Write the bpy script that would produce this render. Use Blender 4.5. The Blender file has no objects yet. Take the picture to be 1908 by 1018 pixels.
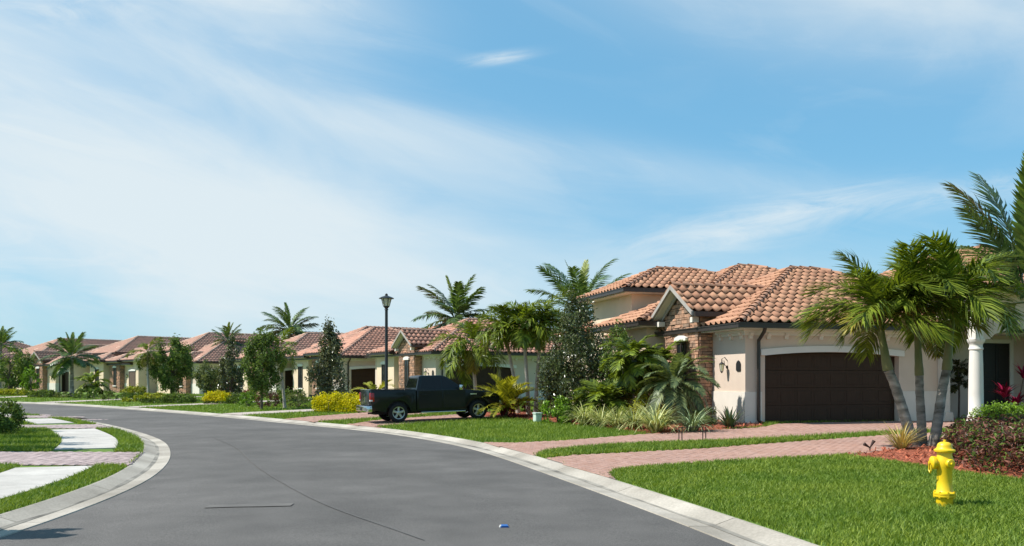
import bpy, bmesh, math, random
import numpy as np
from mathutils import Vector, Matrix

# ------------------------------------------------------------------ camera, sky, sun
S = bpy.context.scene
COL = S.collection
F, CX, HY, CAMZ = 1600.0, 954.0, 708.0, 1.65        # focal (px of the 1908 px photo), centre, horizon, eye height
cam = bpy.data.cameras.new('camera')
cam.sensor_width = 36.0
cam.lens = F / 1908 * 36
cam.shift_y = (HY - 509) / 1908
cam.clip_start, cam.clip_end = 0.1, 6000
camo = bpy.data.objects.new('camera', cam)
camo.location = (0, 0, CAMZ)
camo.rotation_euler = (math.radians(90), 0, 0)
COL.objects.link(camo)
S.camera = camo

SUN_EL, SUN_AZ = math.radians(52), math.radians(4)   # sun on the left, AZ turns it towards the viewer
sunv = Vector((-math.cos(SUN_EL) * math.cos(SUN_AZ), -math.cos(SUN_EL) * math.sin(SUN_AZ), math.sin(SUN_EL)))
sl = bpy.data.lights.new('sun', 'SUN')
sl.energy, sl.angle, sl.color = 4.8, math.radians(0.5), (1.0, 0.955, 0.88)
so = bpy.data.objects.new('sun', sl)
so.rotation_euler = sunv.to_track_quat('Z', 'Y').to_euler()
so.location = sunv * 60
COL.objects.link(so)

W = bpy.data.worlds.new('World')
S.world = W
W.use_nodes = True


def build_world():
    nt = W.node_tree
    nt.nodes.clear()
    N, L = nt.nodes.new, nt.links.new
    out, bg = N('ShaderNodeOutputWorld'), N('ShaderNodeBackground')
    bg.inputs['Strength'].default_value = 0.11
    sky = N('ShaderNodeTexSky')
    sky.sky_type = 'NISHITA'
    sky.sun_disc = False
    sky.sun_elevation = SUN_EL
    sky.sun_rotation = math.atan2(sunv.x, sunv.y)
    sky.altitude, sky.air_density, sky.dust_density, sky.ozone_density = 0, 1.0, 0.6, 1.6
    tc = N('ShaderNodeTexCoord')
    sep = N('ShaderNodeSeparateXYZ')
    L(tc.outputs['Generated'], sep.inputs[0])

    def m(op, a, b=None, c=None, clamp=False):
        n = N('ShaderNodeMath')
        n.operation, n.use_clamp = op, clamp
        for i, v in enumerate((a, b, c)):
            if v is None: continue
            if isinstance(v, (int, float)): n.inputs[i].default_value = v
            else: L(v, n.inputs[i])
        return n.outputs[0]
    X, Y, Z = sep.outputs
    zz = m('ADD', m('MAXIMUM', Z, 0.0), 0.12)
    px, py = m('DIVIDE', X, zz), m('DIVIDE', Y, zz)
    comb = N('ShaderNodeCombineXYZ')
    L(px, comb.inputs[0]); L(py, comb.inputs[1])

    def noise(rot, scale, loc, ns, det, rough, dist=0.0):
        mp = N('ShaderNodeMapping')
        mp.vector_type = 'TEXTURE'
        mp.inputs['Rotation'].default_value = (0, 0, math.radians(rot))
        mp.inputs['Scale'].default_value = scale
        mp.inputs['Location'].default_value = loc
        L(comb.outputs[0], mp.inputs[0])
        n = N('ShaderNodeTexNoise')
        n.inputs['Scale'].default_value, n.inputs['Detail'].default_value = ns, det
        n.inputs['Roughness'].default_value, n.inputs['Distortion'].default_value = rough, dist
        L(mp.outputs[0], n.inputs['Vector'])
        return n.outputs[0]
    def dnoise(rot, scale, loc, ns, det, rough, dist=0.0):
        mp = N('ShaderNodeMapping')
        mp.vector_type = 'TEXTURE'
        mp.inputs['Rotation'].default_value = (0, math.radians(rot), 0)
        mp.inputs['Scale'].default_value = scale
        mp.inputs['Location'].default_value = loc
        L(tc.outputs['Generated'], mp.inputs[0])
        n = N('ShaderNodeTexNoise')
        n.inputs['Scale'].default_value, n.inputs['Detail'].default_value = ns, det
        n.inputs['Roughness'].default_value, n.inputs['Distortion'].default_value = rough, dist
        L(mp.outputs[0], n.inputs['Vector'])
        return n.outputs[0]
    big = dnoise(14, (2.2, 1.5, 0.9), (0.3, 0.9, 0.2), 3.0, 4, 0.5, 0.6)
    mid = dnoise(17, (3.2, 1.5, 0.75), (1.7, 0.2, 0.6), 6.5, 9, 0.58, 0.8)
    wisp = dnoise(9, (3.0, 1.5, 0.5), (0.6, 0.4, 0.9), 9.0, 9, 0.62, 1.2)

    def bank(cx, cz, rx, rz, rot, amp):
        """soft cloud bank round a direction of the sky"""
        c_, s_ = math.cos(math.radians(rot)), math.sin(math.radians(rot))
        dx, dz = m('SUBTRACT', X, cx), m('SUBTRACT', Z, cz)
        u = m('MULTIPLY_ADD', dx, c_ / rx, m('MULTIPLY', dz, s_ / rx))
        v = m('MULTIPLY_ADD', dx, -s_ / rz, m('MULTIPLY', dz, c_ / rz))
        r2 = m('MULTIPLY_ADD', u, u, m('MULTIPLY', v, v))
        return m('MULTIPLY', m('EXPONENT', m('MULTIPLY', r2, -1.0)), amp)
    veil = bank(-0.50, 0.205, 0.36, 0.125, -14, 1.0)
    for q in ((-0.30, 0.155, 0.24, 0.06, -8, 0.5), (-0.27, 0.405, 0.12, 0.045, -8, 0.85), (-0.22, 0.30, 0.3, 0.03, -17, 0.25), (0.10, 0.245, 0.26, 0.022, -11, 0.26),
              (0.36, 0.385, 0.26, 0.05, -13, 0.5), (-0.56, 0.37, 0.09, 0.05, -25, 0.5), (0.0, 0.1, 0.9, 0.045, 0, 0.16)):
        veil = m('ADD', veil, bank(*q))
    tex = m('ADD', m('MULTIPLY_ADD', big, 1.5, -0.1), m('MULTIPLY_ADD', mid, 1.7, -0.8))
    d1 = m('MULTIPLY', veil, tex)
    d0 = m('MULTIPLY', m('SUBTRACT', m('MULTIPLY_ADD', big, 0.6, m('MULTIPLY', mid, 0.5)), 0.56), 0.9, clamp=True)
    d2 = m('MULTIPLY', m('MULTIPLY', m('SUBTRACT', wisp, 0.5), 2.4, clamp=True), m('MULTIPLY_ADD', veil, 0.6, 0.03))
    small = bank(-0.015, 0.351, 0.032, 0.0045, 7, 0.75)
    for q in ((0.24, 0.165, 0.10, 0.02, 10, 0.6), (0.33, 0.19, 0.06, 0.01, 12, 0.4), (0.46, 0.19, 0.1, 0.012, 4, 0.35), (-0.42, 0.36, 0.08, 0.012, 14, 0.5)):
        small = m('ADD', small, bank(*q))
    wis2 = dnoise(-8, (2.6, 1.5, 0.55), (0.2, 0.7, 0.3), 16.0, 9, 0.65, 1.5)
    d2 = m('ADD', d2, m('MULTIPLY', small, m('MULTIPLY', m('SUBTRACT', wis2, 0.36), 3.2, clamp=True)))
    dens = m('ADD', m('ADD', d1, d0), d2, clamp=True)
    dens = m('MULTIPLY', m('SUBTRACT', 1.0, m('EXPONENT', m('MULTIPLY', dens, -2.0))), 1.06, clamp=True)
    # milky air near the horizon
    hz = m('POWER', m('SUBTRACT', 1.0, m('MAXIMUM', Z, 0.0), clamp=True), 9.0)
    mixh = N('ShaderNodeMix'); mixh.data_type = 'RGBA'
    L(m('MULTIPLY', hz, 0.45), mixh.inputs[0])
    tint = N('ShaderNodeMix'); tint.data_type = 'RGBA'; tint.blend_type = 'MULTIPLY'
    tint.inputs[0].default_value = 1.0
    L(sky.outputs[0], tint.inputs[6]); tint.inputs[7].default_value = SKYTINT
    mixb = N('ShaderNodeMix'); mixb.data_type = 'RGBA'; mixb.inputs[0].default_value = 0.66
    L(tint.outputs[2], mixb.inputs[6]); mixb.inputs[7].default_value = BLUE
    L(mixb.outputs[2], mixh.inputs[6]); mixh.inputs[7].default_value = HAZECOL
    mixc = N('ShaderNodeMix'); mixc.data_type = 'RGBA'
    L(dens, mixc.inputs[0])
    L(mixh.outputs[2], mixc.inputs[6]); mixc.inputs[7].default_value = CLOUDCOL
    L(mixc.outputs[2], bg.inputs[0]); L(bg.outputs[0], out.inputs[0])


SKYTINT = (0.68, 1.18, 1.2, 1)
BLUE = (1.3, 3.05, 4.75, 1)
HAZECOL = (2.7, 4.05, 5.0, 1)
CLOUDCOL = (5.0, 5.55, 5.8, 1)
build_world()
vs = S.view_settings
vs.view_transform, vs.look, vs.gamma, vs.use_curve_mapping = 'Standard', 'None', 1.0, False
vs.exposure = 0.5
S.cycles.max_bounces = 6
S.cycles.transparent_max_bounces = 8

# ------------------------------------------------------------------ materials


def pm(name, col, rough=0.8, col2=None, var=0.18, scale=4.0, det=5, bump=0.0, bscale=60.0, rnd=None, rvar=0.3, ramp=None,
       trans=0.0, metal=0.0, coat=0.0, spec=0.3, stretch=None, bdist=0.02, speck=None):
    """procedural material: noise between two colours, random per island ('island') or object ('object'), noise bump"""
    mt = bpy.data.materials.new(name)
    mt.use_nodes = True
    nt = mt.node_tree
    N, L = nt.nodes.new, nt.links.new
    b = nt.nodes['Principled BSDF']
    b.inputs['Roughness'].default_value = rough
    b.inputs['Metallic'].default_value = metal
    b.inputs['Specular IOR Level'].default_value = spec
    b.inputs['Coat Weight'].default_value = coat
    b.inputs['Coat Roughness'].default_value = 0.08
    tc = N('ShaderNodeTexCoord')
    vec = tc.outputs['Object']
    if stretch:
        mp = N('ShaderNodeMapping'); mp.inputs['Scale'].default_value = stretch
        L(vec, mp.inputs[0]); vec = mp.outputs[0]
    n = N('ShaderNodeTexNoise')
    n.inputs['Scale'].default_value, n.inputs['Detail'].default_value = scale, det
    L(vec, n.inputs['Vector'])
    mr = N('ShaderNodeMapRange')
    mr.inputs[1].default_value, mr.inputs[2].default_value = 0.3, 0.7
    L(n.outputs[0], mr.inputs[0])
    mx = N('ShaderNodeMix'); mx.data_type = 'RGBA'
    c = Vector(col)
    a = c * (1 - var) if col2 is None else c
    z = c * (1 + var) if col2 is None else Vector(col2)
    L(mr.outputs[0], mx.inputs[0])
    mx.inputs[6].default_value = (*a, 1); mx.inputs[7].default_value = (*z, 1)
    res = mx.outputs[2]
    for sc_, am in (speck or ()):
        n3 = N('ShaderNodeTexNoise'); n3.inputs['Scale'].default_value, n3.inputs['Detail'].default_value = sc_, 3
        L(vec, n3.inputs['Vector'])
        r3 = N('ShaderNodeMapRange')
        r3.inputs[1].default_value, r3.inputs[2].default_value, r3.inputs[3].default_value, r3.inputs[4].default_value = 0.35, 0.65, 1 - am, 1 + am
        L(n3.outputs[0], r3.inputs[0])
        vm = N('ShaderNodeVectorMath'); vm.operation = 'SCALE'
        L(res, vm.inputs[0]); L(r3.outputs[0], vm.inputs['Scale']); res = vm.outputs[0]
    if rnd:
        if rnd == 'island':
            src = N('ShaderNodeNewGeometry').outputs['Random Per Island']
        else:
            src = N('ShaderNodeObjectInfo').outputs['Random']
        cr = N('ShaderNodeValToRGB')
        el = cr.color_ramp.elements
        stops = ramp or [(1 - rvar,) * 3, (1 + rvar,) * 3]
        for i, s in enumerate(stops):
            p = i / (len(stops) - 1)
            e = el[0] if i == 0 else (el[1] if i == len(stops) - 1 else el.new(p))
            e.position = p; e.color = (*s, 1)
        L(src, cr.inputs[0])
        m2 = N('ShaderNodeMix'); m2.data_type = 'RGBA'; m2.blend_type = 'MULTIPLY'; m2.inputs[0].default_value = 1
        L(res, m2.inputs[6]); L(cr.outputs[0], m2.inputs[7]); res = m2.outputs[2]
    L(res, b.inputs['Base Color'])
    if bump:
        n2 = N('ShaderNodeTexNoise')
        n2.inputs['Scale'].default_value, n2.inputs['Detail'].default_value = bscale, 6
        L(vec, n2.inputs['Vector'])
        bp = N('ShaderNodeBump'); bp.inputs['Strength'].default_value = bump; bp.inputs['Distance'].default_value = bdist
        L(n2.outputs[0], bp.inputs['Height']); L(bp.outputs[0], b.inputs['Normal'])
    if trans:
        tr = N('ShaderNodeBsdfTranslucent')
        ms = N('ShaderNodeMixShader'); ms.inputs[0].default_value = trans
        mg = N('ShaderNodeMix'); mg.data_type = 'RGBA'; mg.blend_type = 'MULTIPLY'; mg.inputs[0].default_value = 1
        L(res, mg.inputs[6]); mg.inputs[7].default_value = (1.25, 1.2, 0.5, 1)
        L(mg.outputs[2], tr.inputs[0])
        L(b.outputs[0], ms.inputs[1]); L(tr.outputs[0], ms.inputs[2])
        L(ms.outputs[0], nt.nodes['Material Output'].inputs[0])
    return mt


M = {}
M['asphalt'] = pm('asphalt', (0.100, 0.092, 0.085), 0.85, var=0.14, scale=0.3, det=12, bump=0.5, bscale=130, bdist=0.012, speck=((75, 0.3), (1.3, 0.1), (0.22, 0.13)))
M['tar'] = pm('tar', (0.110, 0.101, 0.093), 0.85, var=0.15, scale=3)
M['oldtar'] = pm('faded_patch', (0.116, 0.107, 0.098), 0.85, var=0.15, scale=2.0)
M['palestain'] = pm('pale_road_stain', (0.17, 0.158, 0.145), 0.85, var=0.15, scale=3)
M['concrete'] = pm('concrete', (0.255, 0.225, 0.185), 0.85, col2=(0.44, 0.395, 0.335), scale=0.8, det=12, bump=0.25, bscale=90, rnd='object', rvar=0.08, speck=((30, 0.1),))
M['dirt'] = pm('gutter_dirt', (0.11, 0.10, 0.085), 0.9, col2=(0.36, 0.33, 0.28), scale=1.6, det=9)
M['walk'] = pm('sidewalk_concrete', (0.39, 0.362, 0.33), 0.85, col2=(0.48, 0.45, 0.41), scale=1.1, det=9, bump=0.15, bscale=80, rnd='object', rvar=0.06, speck=((40, 0.06), (5, 0.05)))
M['soil'] = pm('lawn_soil', (0.08, 0.148, 0.02), 0.95, col2=(0.135, 0.205, 0.034), scale=1.6, det=9, bump=0.6, bscale=25)
M['grass'] = pm('grass_blades', (0.104, 0.195, 0.024), 0.55, col2=(0.19, 0.275, 0.04), scale=0.9, det=8, rnd='island',
                ramp=[(0.6, 0.66, 0.5), (0.95, 0.98, 0.9), (1.15, 1.12, 1.1), (1.75, 1.45, 1.5)], trans=0.3, spec=0.25)
M['paver'] = pm('paver', (0.40, 0.235, 0.178), 0.85, var=0.1, scale=0.6, rnd='island',
                ramp=[(0.8, 0.78, 0.78), (1.0, 0.98, 0.96), (1.1, 1.12, 1.12), (0.92, 0.98, 1.05)])
M['paver_pale'] = pm('pale_paver', (0.38, 0.30, 0.285), 0.85, var=0.08, scale=0.6, rnd='island',
                     ramp=[(0.75, 0.72, 0.72), (1.0, 0.98, 0.98), (1.2, 1.18, 1.18)])
M['pale_flat'] = pm('pale_paving', (0.42, 0.35, 0.31), 0.85, var=0.12, scale=2)
M['sand'] = pm('joint_sand', (0.26, 0.18, 0.15), 0.95, var=0.15)
M['mulch'] = pm('red_mulch', (0.26, 0.075, 0.04), 0.95, var=0.35, scale=9, bump=0.8, bscale=30)
M['chips'] = pm('mulch_chips', (0.36, 0.105, 0.055), 0.9, var=0.2, rnd='island', rvar=0.5)
M['stucco'] = pm('tan_stucco', (0.61, 0.495, 0.405), 0.9, var=0.06, scale=1.5, bump=0.25, bscale=120, bdist=0.008)
M['stucco_y'] = pm('cream_stucco', (0.70, 0.55, 0.40), 0.9, var=0.06, scale=1.5, bump=0.25, bscale=120, bdist=0.008)
M['cream'] = pm('cream_trim', (0.68, 0.63, 0.56), 0.8, var=0.05, scale=2, bump=0.1, bscale=90)
M['rake'] = pm('weathered_rake_board', (0.36, 0.33, 0.30), 0.8, var=0.1, scale=3)
M['white'] = pm('white_trim', (0.72, 0.69, 0.64), 0.75, var=0.04, scale=2)
M['bronze'] = pm('bronze_gutter', (0.045, 0.036, 0.031), 0.4, var=0.1, metal=0.2, spec=0.5)
M['gdoor'] = pm('brown_garage_door', (0.047, 0.026, 0.016), 0.6, spec=0.2, var=0.12, scale=3, stretch=(12, 1, 1))
M['door'] = pm('dark_door', (0.018, 0.015, 0.014), 0.35, var=0.1)
M['wood'] = pm('weathered_wood_door', (0.115, 0.08, 0.06), 0.7, var=0.25, scale=3, stretch=(10, 10, 1))
M['glass'] = pm('window_glass', (0.018, 0.022, 0.024), 0.06, var=0.1, spec=0.8)
M['frame'] = pm('window_frame', (0.06, 0.045, 0.035), 0.5, var=0.1)
TR = {
    'peach': [(0.72, 0.68, 0.66), (1.0, 1.0, 1.0), (1.1, 1.15, 1.18), (0.88, 0.8, 0.76), (1.2, 1.3, 1.4), (0.95, 0.98, 0.95)],
    'mixed': [(0.55, 0.5, 0.5), (1.0, 0.95, 0.9), (1.35, 1.6, 1.8), (0.8, 0.62, 0.58), (1.2, 1.3, 1.35), (0.95, 0.8, 0.75)],
    'rose': [(0.5, 0.45, 0.45), (0.95, 0.95, 0.98), (1.35, 1.6, 1.75), (0.65, 0.52, 0.52)],  # tile variety, widened so the palest tones stand for sunlit crests
}
TC = {'peach': (0.51, 0.266, 0.166), 'mixed': (0.57, 0.34, 0.25), 'rose': (0.64, 0.43, 0.32)}
for k in TR:
    for r in ('island', 'object'):
        M['tile_' + k + r] = pm('roof_tile_' + k + '_' + r, TC[k], 0.8, var=0.12, scale=5, bump=0.15, bscale=50, rnd=r, ramp=TR[k])
    M['cap_' + k] = pm('ridge_tile_' + k, tuple(0.8 * x for x in TC[k]), 0.8, var=0.2, scale=3, rnd='island', rvar=0.2)
M['deck'] = pm('roof_underlay', (0.16, 0.085, 0.06), 0.9)
STR = [(0.62, 0.58, 0.55), (1.05, 0.9, 0.8), (1.3, 1.2, 1.05), (0.85, 0.7, 0.62), (1.1, 1.15, 1.1), (1.35, 1.0, 0.82)]
M['stone'] = pm('ledge_stone', (0.37, 0.275, 0.21), 0.9, var=0.25, scale=6, bump=0.6, bscale=30, rnd='object', ramp=STR)
M['stone_i'] = pm('ledge_stone_joined', (0.38, 0.28, 0.22), 0.9, var=0.25, scale=6, bump=0.6, bscale=30, rnd='island', ramp=STR)
M['mortar'] = pm('mortar', (0.13, 0.095, 0.075), 0.95)
M['yellow'] = pm('hydrant_yellow', (0.80, 0.55, 0.008), 0.42, col2=(0.70, 0.45, 0.012), scale=5, bump=0.2, bscale=55, bdist=0.004, spec=0.5)
M['black'] = pm('black_metal', (0.018, 0.019, 0.02), 0.45, var=0.1, spec=0.5)
M['brownmetal'] = pm('rusty_brown_metal', (0.05, 0.03, 0.025), 0.6, var=0.2)
M['lampglass'] = pm('frosted_lamp_glass', (0.82, 0.83, 0.85), 0.3, var=0.04, trans=0.5)
M['carpaint'] = pm('black_green_paint', (0.005, 0.008, 0.009), 0.28, var=0.05, spec=0.2, coat=0.3)
M['carglass'] = pm('tinted_glass', (0.004, 0.005, 0.006), 0.05, var=0.05, spec=0.35)
M['chrome'] = pm('chrome', (0.62, 0.63, 0.64), 0.16, var=0.03, metal=1.0)
M['alloy'] = pm('alloy_rim', (0.45, 0.46, 0.47), 0.3, var=0.05, metal=0.9)
M['tyre'] = pm('tyre_rubber', (0.016, 0.016, 0.017), 0.85, var=0.15)
M['plastic'] = pm('dark_plastic', (0.02, 0.02, 0.022), 0.7)
M['tail'] = pm('red_lens', (0.32, 0.008, 0.012), 0.15, spec=0.7)
M['clear'] = pm('clear_lens', (0.6, 0.6, 0.6), 0.15, spec=0.7)
M['blue'] = pm('blue_reflector', (0.01, 0.10, 0.36), 0.3, spec=0.6)
M['greenbox'] = pm('pale_green_box', (0.50, 0.60, 0.52), 0.6, var=0.1)
M['bark'] = pm('grey_palm_bark', (0.095, 0.08, 0.064), 0.9, col2=(0.42, 0.38, 0.33), scale=3.0, det=8, bump=0.5, bscale=14, stretch=(1, 1, 3))
M['bark2'] = pm('brown_bark', (0.11, 0.085, 0.065), 0.9, var=0.3, scale=5, bump=0.6, bscale=20)
M['palebark'] = pm('pale_bark', (0.40, 0.36, 0.31), 0.9, var=0.2, scale=4, bump=0.4, bscale=20)
M['shaft'] = pm('green_crownshaft', (0.10, 0.13, 0.036), 0.55, col2=(0.24, 0.20, 0.09), scale=4.0, stretch=(1, 1, 0.35), bump=0.3, bscale=25)
LR = [(0.45, 0.5, 0.45), (0.9, 0.95, 0.85), (1.25, 1.2, 0.95), (2.1, 1.85, 1.3)]  # leaf variety, widened to paint in bright highlights and dark crown interiors


def leafmat(name, col, rough=0.45, trans=0.3, ramp=None, spec=0.3, var=0.2):
    col = tuple(c * 1.55 for c in col) if max(col) < 0.2 else col
    M[name] = pm(name, col, rough, var=var, scale=2.0, rnd='island', ramp=ramp or LR, trans=trans, spec=spec)


leafmat('palm_near', (0.074, 0.106, 0.016), 0.4)
leafmat('palm_old', (0.13, 0.125, 0.028), 0.5)
leafmat('palm_coco', (0.052, 0.088, 0.036), 0.35, spec=0.5)
leafmat('palm_yellow', (0.16, 0.17, 0.024), 0.45)
leafmat('palm_spear', (0.095, 0.125, 0.03), 0.45)
leafmat('palm_blue', (0.075, 0.105, 0.06), 0.45)
leafmat('leaf_dark', (0.040, 0.055, 0.021), 0.3, 0.12, spec=0.6, ramp=[(0.5, 0.55, 0.5), (0.9, 0.95, 0.9), (1.3, 1.25, 1.1), (2.4, 2.0, 1.7)])
leafmat('leaf_magnolia', (0.055, 0.062, 0.03), 0.28, 0.1, spec=0.7, ramp=[(0.5, 0.55, 0.5), (1.0, 0.95, 0.9), (1.7, 1.35, 1.0), (2.3, 2.1, 1.8)])  # palest random leaf tones put white highlights into the colour
leafmat('leaf_mid', (0.066, 0.104, 0.032), 0.45)
leafmat('leaf_grey', (0.075, 0.098, 0.05), 0.5)
leafmat('leaf_bright', (0.08, 0.15, 0.018), 0.45, 0.25)
leafmat('leaf_yellow', (0.66, 0.58, 0.014), 0.5, 0.3, ramp=[(0.6, 0.7, 0.8), (0.95, 0.97, 0.9), (1.05, 1.02, 1.0), (1.15, 1.12, 1.0)])
leafmat('leaf_yellowgreen', (0.17, 0.19, 0.02), 0.5, 0.2)
leafmat('leaf_copper', (0.072, 0.042, 0.03), 0.45, 0.15, ramp=[(0.35, 0.4, 0.4), (0.8, 1.4, 0.7), (1.2, 0.75, 0.8), (0.7, 1.7, 0.6), (1.5, 0.9, 0.9), (2.3, 1.6, 1.6)])
leafmat('leaf_red', (0.20, 0.03, 0.035), 0.45, 0.15, ramp=[(0.35, 0.5, 0.4), (0.8, 0.9, 0.8), (0.5, 1.8, 0.8), (1.6, 1.0, 1.0)])
leafmat('leaf_magenta', (0.36, 0.016, 0.075), 0.4, 0.25, ramp=[(0.4, 0.6, 0.5), (0.9, 0.9, 0.9), (1.4, 1.2, 1.2)])
leafmat('leaf_lily', (0.15, 0.17, 0.07), 0.45, 0.2, ramp=[(0.45, 0.62, 0.4), (0.8, 0.95, 0.7), (1.5, 1.35, 1.15), (2.6, 2.2, 2.1), (3.1, 2.7, 2.9)])
leafmat('leaf_lily_dark', (0.08, 0.105, 0.05), 0.45, 0.15, ramp=[(0.45, 0.55, 0.4), (0.9, 0.95, 0.8), (1.4, 1.4, 1.2), (3.2, 3.0, 3.4)])
leafmat('leaf_straw', (0.36, 0.32, 0.17), 0.6, 0.2)
leafmat('leaf_agave', (0.035, 0.06, 0.032), 0.4, 0.1)
leafmat('palm_dark', (0.04, 0.045, 0.022), 0.5)

# ------------------------------------------------------------------ mesh helpers


def link(o, parent=None):
    COL.objects.link(o)
    if parent is not None: o.parent = parent
    return o


def npobj(name, V, Fs, mat, parent=None, smooth=False, kind=None):
    """one mesh object from arrays; Fs is a list of (n,k) int arrays"""
    me = bpy.data.meshes.new(name)
    V = np.asarray(V, np.float32).reshape(-1, 3)
    Fs = [np.asarray(f, np.int32) for f in (Fs if isinstance(Fs, list) else [Fs]) if len(f)]
    loops = np.concatenate([f.ravel() for f in Fs])
    tot = np.concatenate([np.full(len(f), f.shape[1], np.int32) for f in Fs])
    start = np.concatenate([[0], np.cumsum(tot)[:-1]]).astype(np.int32)
    me.vertices.add(len(V)); me.vertices.foreach_set('co', V.ravel())
    me.loops.add(len(loops)); me.loops.foreach_set('vertex_index', loops)
    me.polygons.add(len(tot)); me.polygons.foreach_set('loop_start', start); me.polygons.foreach_set('loop_total', tot)
    me.polygons.foreach_set('use_smooth', np.full(len(tot), smooth))
    me.update(calc_edges=True); me.validate()
    if mat: me.materials.append(M[mat])
    o = bpy.data.objects.new(name, me)
    if kind: o['kind'] = kind
    return link(o, parent)


class MB:
    def __init__(s): s.v, s.f = [], []

    def add(s, vs, fs):
        o = len(s.v)
        s.v += [tuple(v) for v in vs]
        s.f += [[i + o for i in f] for f in fs]

    def box(s, x0, x1, y0, y1, z0, z1, mat=None):
        v = [Vector(p) for p in ((x0, y0, z0), (x1, y0, z0), (x1, y1, z0), (x0, y1, z0), (x0, y0, z1), (x1, y0, z1), (x1, y1, z1), (x0, y1, z1))]
        if mat: v = [mat @ p for p in v]
        s.add(v, [(3, 2, 1, 0), (4, 5, 6, 7), (0, 1, 5, 4), (1, 2, 6, 5), (2, 3, 7, 6), (3, 0, 4, 7)])
        return s

    def prism(s, poly, axis, a, b):
        """2-D polygon extruded along an axis ('x','y','z') from a to b"""
        def p3(p, t):
            return {'x': (t, p[0], p[1]), 'y': (p[0], t, p[1]), 'z': (p[0], p[1], t)}[axis]
        n = len(poly)
        s.add([p3(p, a) for p in poly] + [p3(p, b) for p in poly],
              [list(range(n))[::-1], list(range(n, 2 * n))] + [(i, (i + 1) % n, n + (i + 1) % n, n + i) for i in range(n)])
        return s

    def tube(s, pts, rad, n=8, cap=True):
        pts = [Vector(p) for p in pts]
        if isinstance(rad, (int, float)): rad = [rad] * len(pts)
        vs, fs = [], []
        ref = None
        for i, p in enumerate(pts):
            t = (pts[min(i + 1, len(pts) - 1)] - pts[max(i - 1, 0)]).normalized()
            if ref is None: ref = Vector((1, 0, 0)) if abs(t.x) < 0.9 else Vector((0, 1, 0))
            a = t.cross(ref).normalized(); b = t.cross(a).normalized(); ref = -a.cross(t) if False else ref
            for k in range(n):
                w = 2 * math.pi * k / n
                vs.append(p + (a * math.cos(w) + b * math.sin(w)) * rad[i])
        for i in range(len(pts) - 1):
            for k in range(n):
                fs.append((i * n + k, i * n + (k + 1) % n, (i + 1) * n + (k + 1) % n, (i + 1) * n + k))
        if cap:
            fs.append(list(range(n))[::-1]); fs.append([(len(pts) - 1) * n + k for k in range(n)])
        s.add(vs, fs)
        return s

    def lathe(s, prof, n=20, mat=None, cap=True):
        """(r, z) profile turned round z"""
        vs, fs = [], []
        for r, z in prof:
            for k in range(n):
                w = 2 * math.pi * k / n
                p = Vector((r * math.cos(w), r * math.sin(w), z))
                vs.append(mat @ p if mat else p)
        for i in range(len(prof) - 1):
            for k in range(n):
                fs.append((i * n + k, i * n + (k + 1) % n, (i + 1) * n + (k + 1) % n, (i + 1) * n + k))
        if cap: fs.append(list(range(n))[::-1]); fs.append([(len(prof) - 1) * n + k for k in range(n)])
        s.add(vs, fs)
        return s

    def build(s, name, mat, parent=None, smooth=False, bevel=0.0, kind=None, fix=False):
        me = bpy.data.meshes.new(name)
        me.from_pydata(s.v, [], s.f)
        if fix or bevel:
            bm = bmesh.new(); bm.from_mesh(me)
            bmesh.ops.recalc_face_normals(bm, faces=bm.faces)
            if bevel:
                bmesh.ops.bevel(bm, geom=[e for e in bm.edges if len(e.link_faces) == 2 and e.calc_face_angle(0) > 0.35], offset=bevel, segments=2, affect='EDGES', profile=0.6)
            bm.to_mesh(me); bm.free()
        if smooth:
            me.polygons.foreach_set('use_smooth', [True] * len(me.polygons))
            try: me.set_sharp_from_angle(angle=math.radians(40))
            except Exception: pass
        me.update()
        me.materials.append(M[mat])
        o = bpy.data.objects.new(name, me)
        if kind: o['kind'] = kind
        return link(o, parent)


def tag(o, label, cat, group=None):
    o['label'] = label; o['category'] = cat
    if group: o['group'] = group
    return o


def thing(name, label, cat, loc=(0, 0, 0), rz=0.0, group=None):
    o = bpy.data.objects.new(name, None)
    o.empty_display_size = 0.3
    o.location = loc; o.rotation_euler = (0, 0, rz)
    return tag(link(o), label, cat, group)


def struct(o):
    o['kind'] = 'structure'
    return o


def copy_tree(o, parent=None):
    c = o.copy(); COL.objects.link(c); c.parent = parent
    for ch in list(o.children): copy_tree(ch, c)
    return c


# ------------------------------------------------------------------ street curves and terrain


def spline(P, step=0.75):
    P = np.array(P, float)
    Q = np.vstack([2 * P[0] - P[1], P, 2 * P[-1] - P[-2]])
    out = []
    for i in range(1, len(Q) - 2):
        n = max(2, int(np.linalg.norm(Q[i + 1] - Q[i]) / 0.2))
        t = np.linspace(0, 1, n, endpoint=False)[:, None]
        out.append(0.5 * (2 * Q[i] + (Q[i + 1] - Q[i - 1]) * t + (2 * Q[i - 1] - 5 * Q[i] + 4 * Q[i + 1] - Q[i + 2]) * t ** 2 + (-Q[i - 1] + 3 * Q[i] - 3 * Q[i + 1] + Q[i + 2]) * t ** 3))
    D = np.vstack(out + [P[-1:]])
    s = np.concatenate([[0], np.cumsum(np.linalg.norm(np.diff(D, axis=0), axis=1))])
    k = np.linspace(0, s[-1], int(s[-1] / step) + 1)
    R = np.stack([np.interp(k, s, D[:, 0]), np.interp(k, s, D[:, 1])], 1)
    for _ in range(6):
        R[1:-1] = 0.25 * R[:-2] + 0.5 * R[1:-1] + 0.25 * R[2:]
    return R


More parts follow.
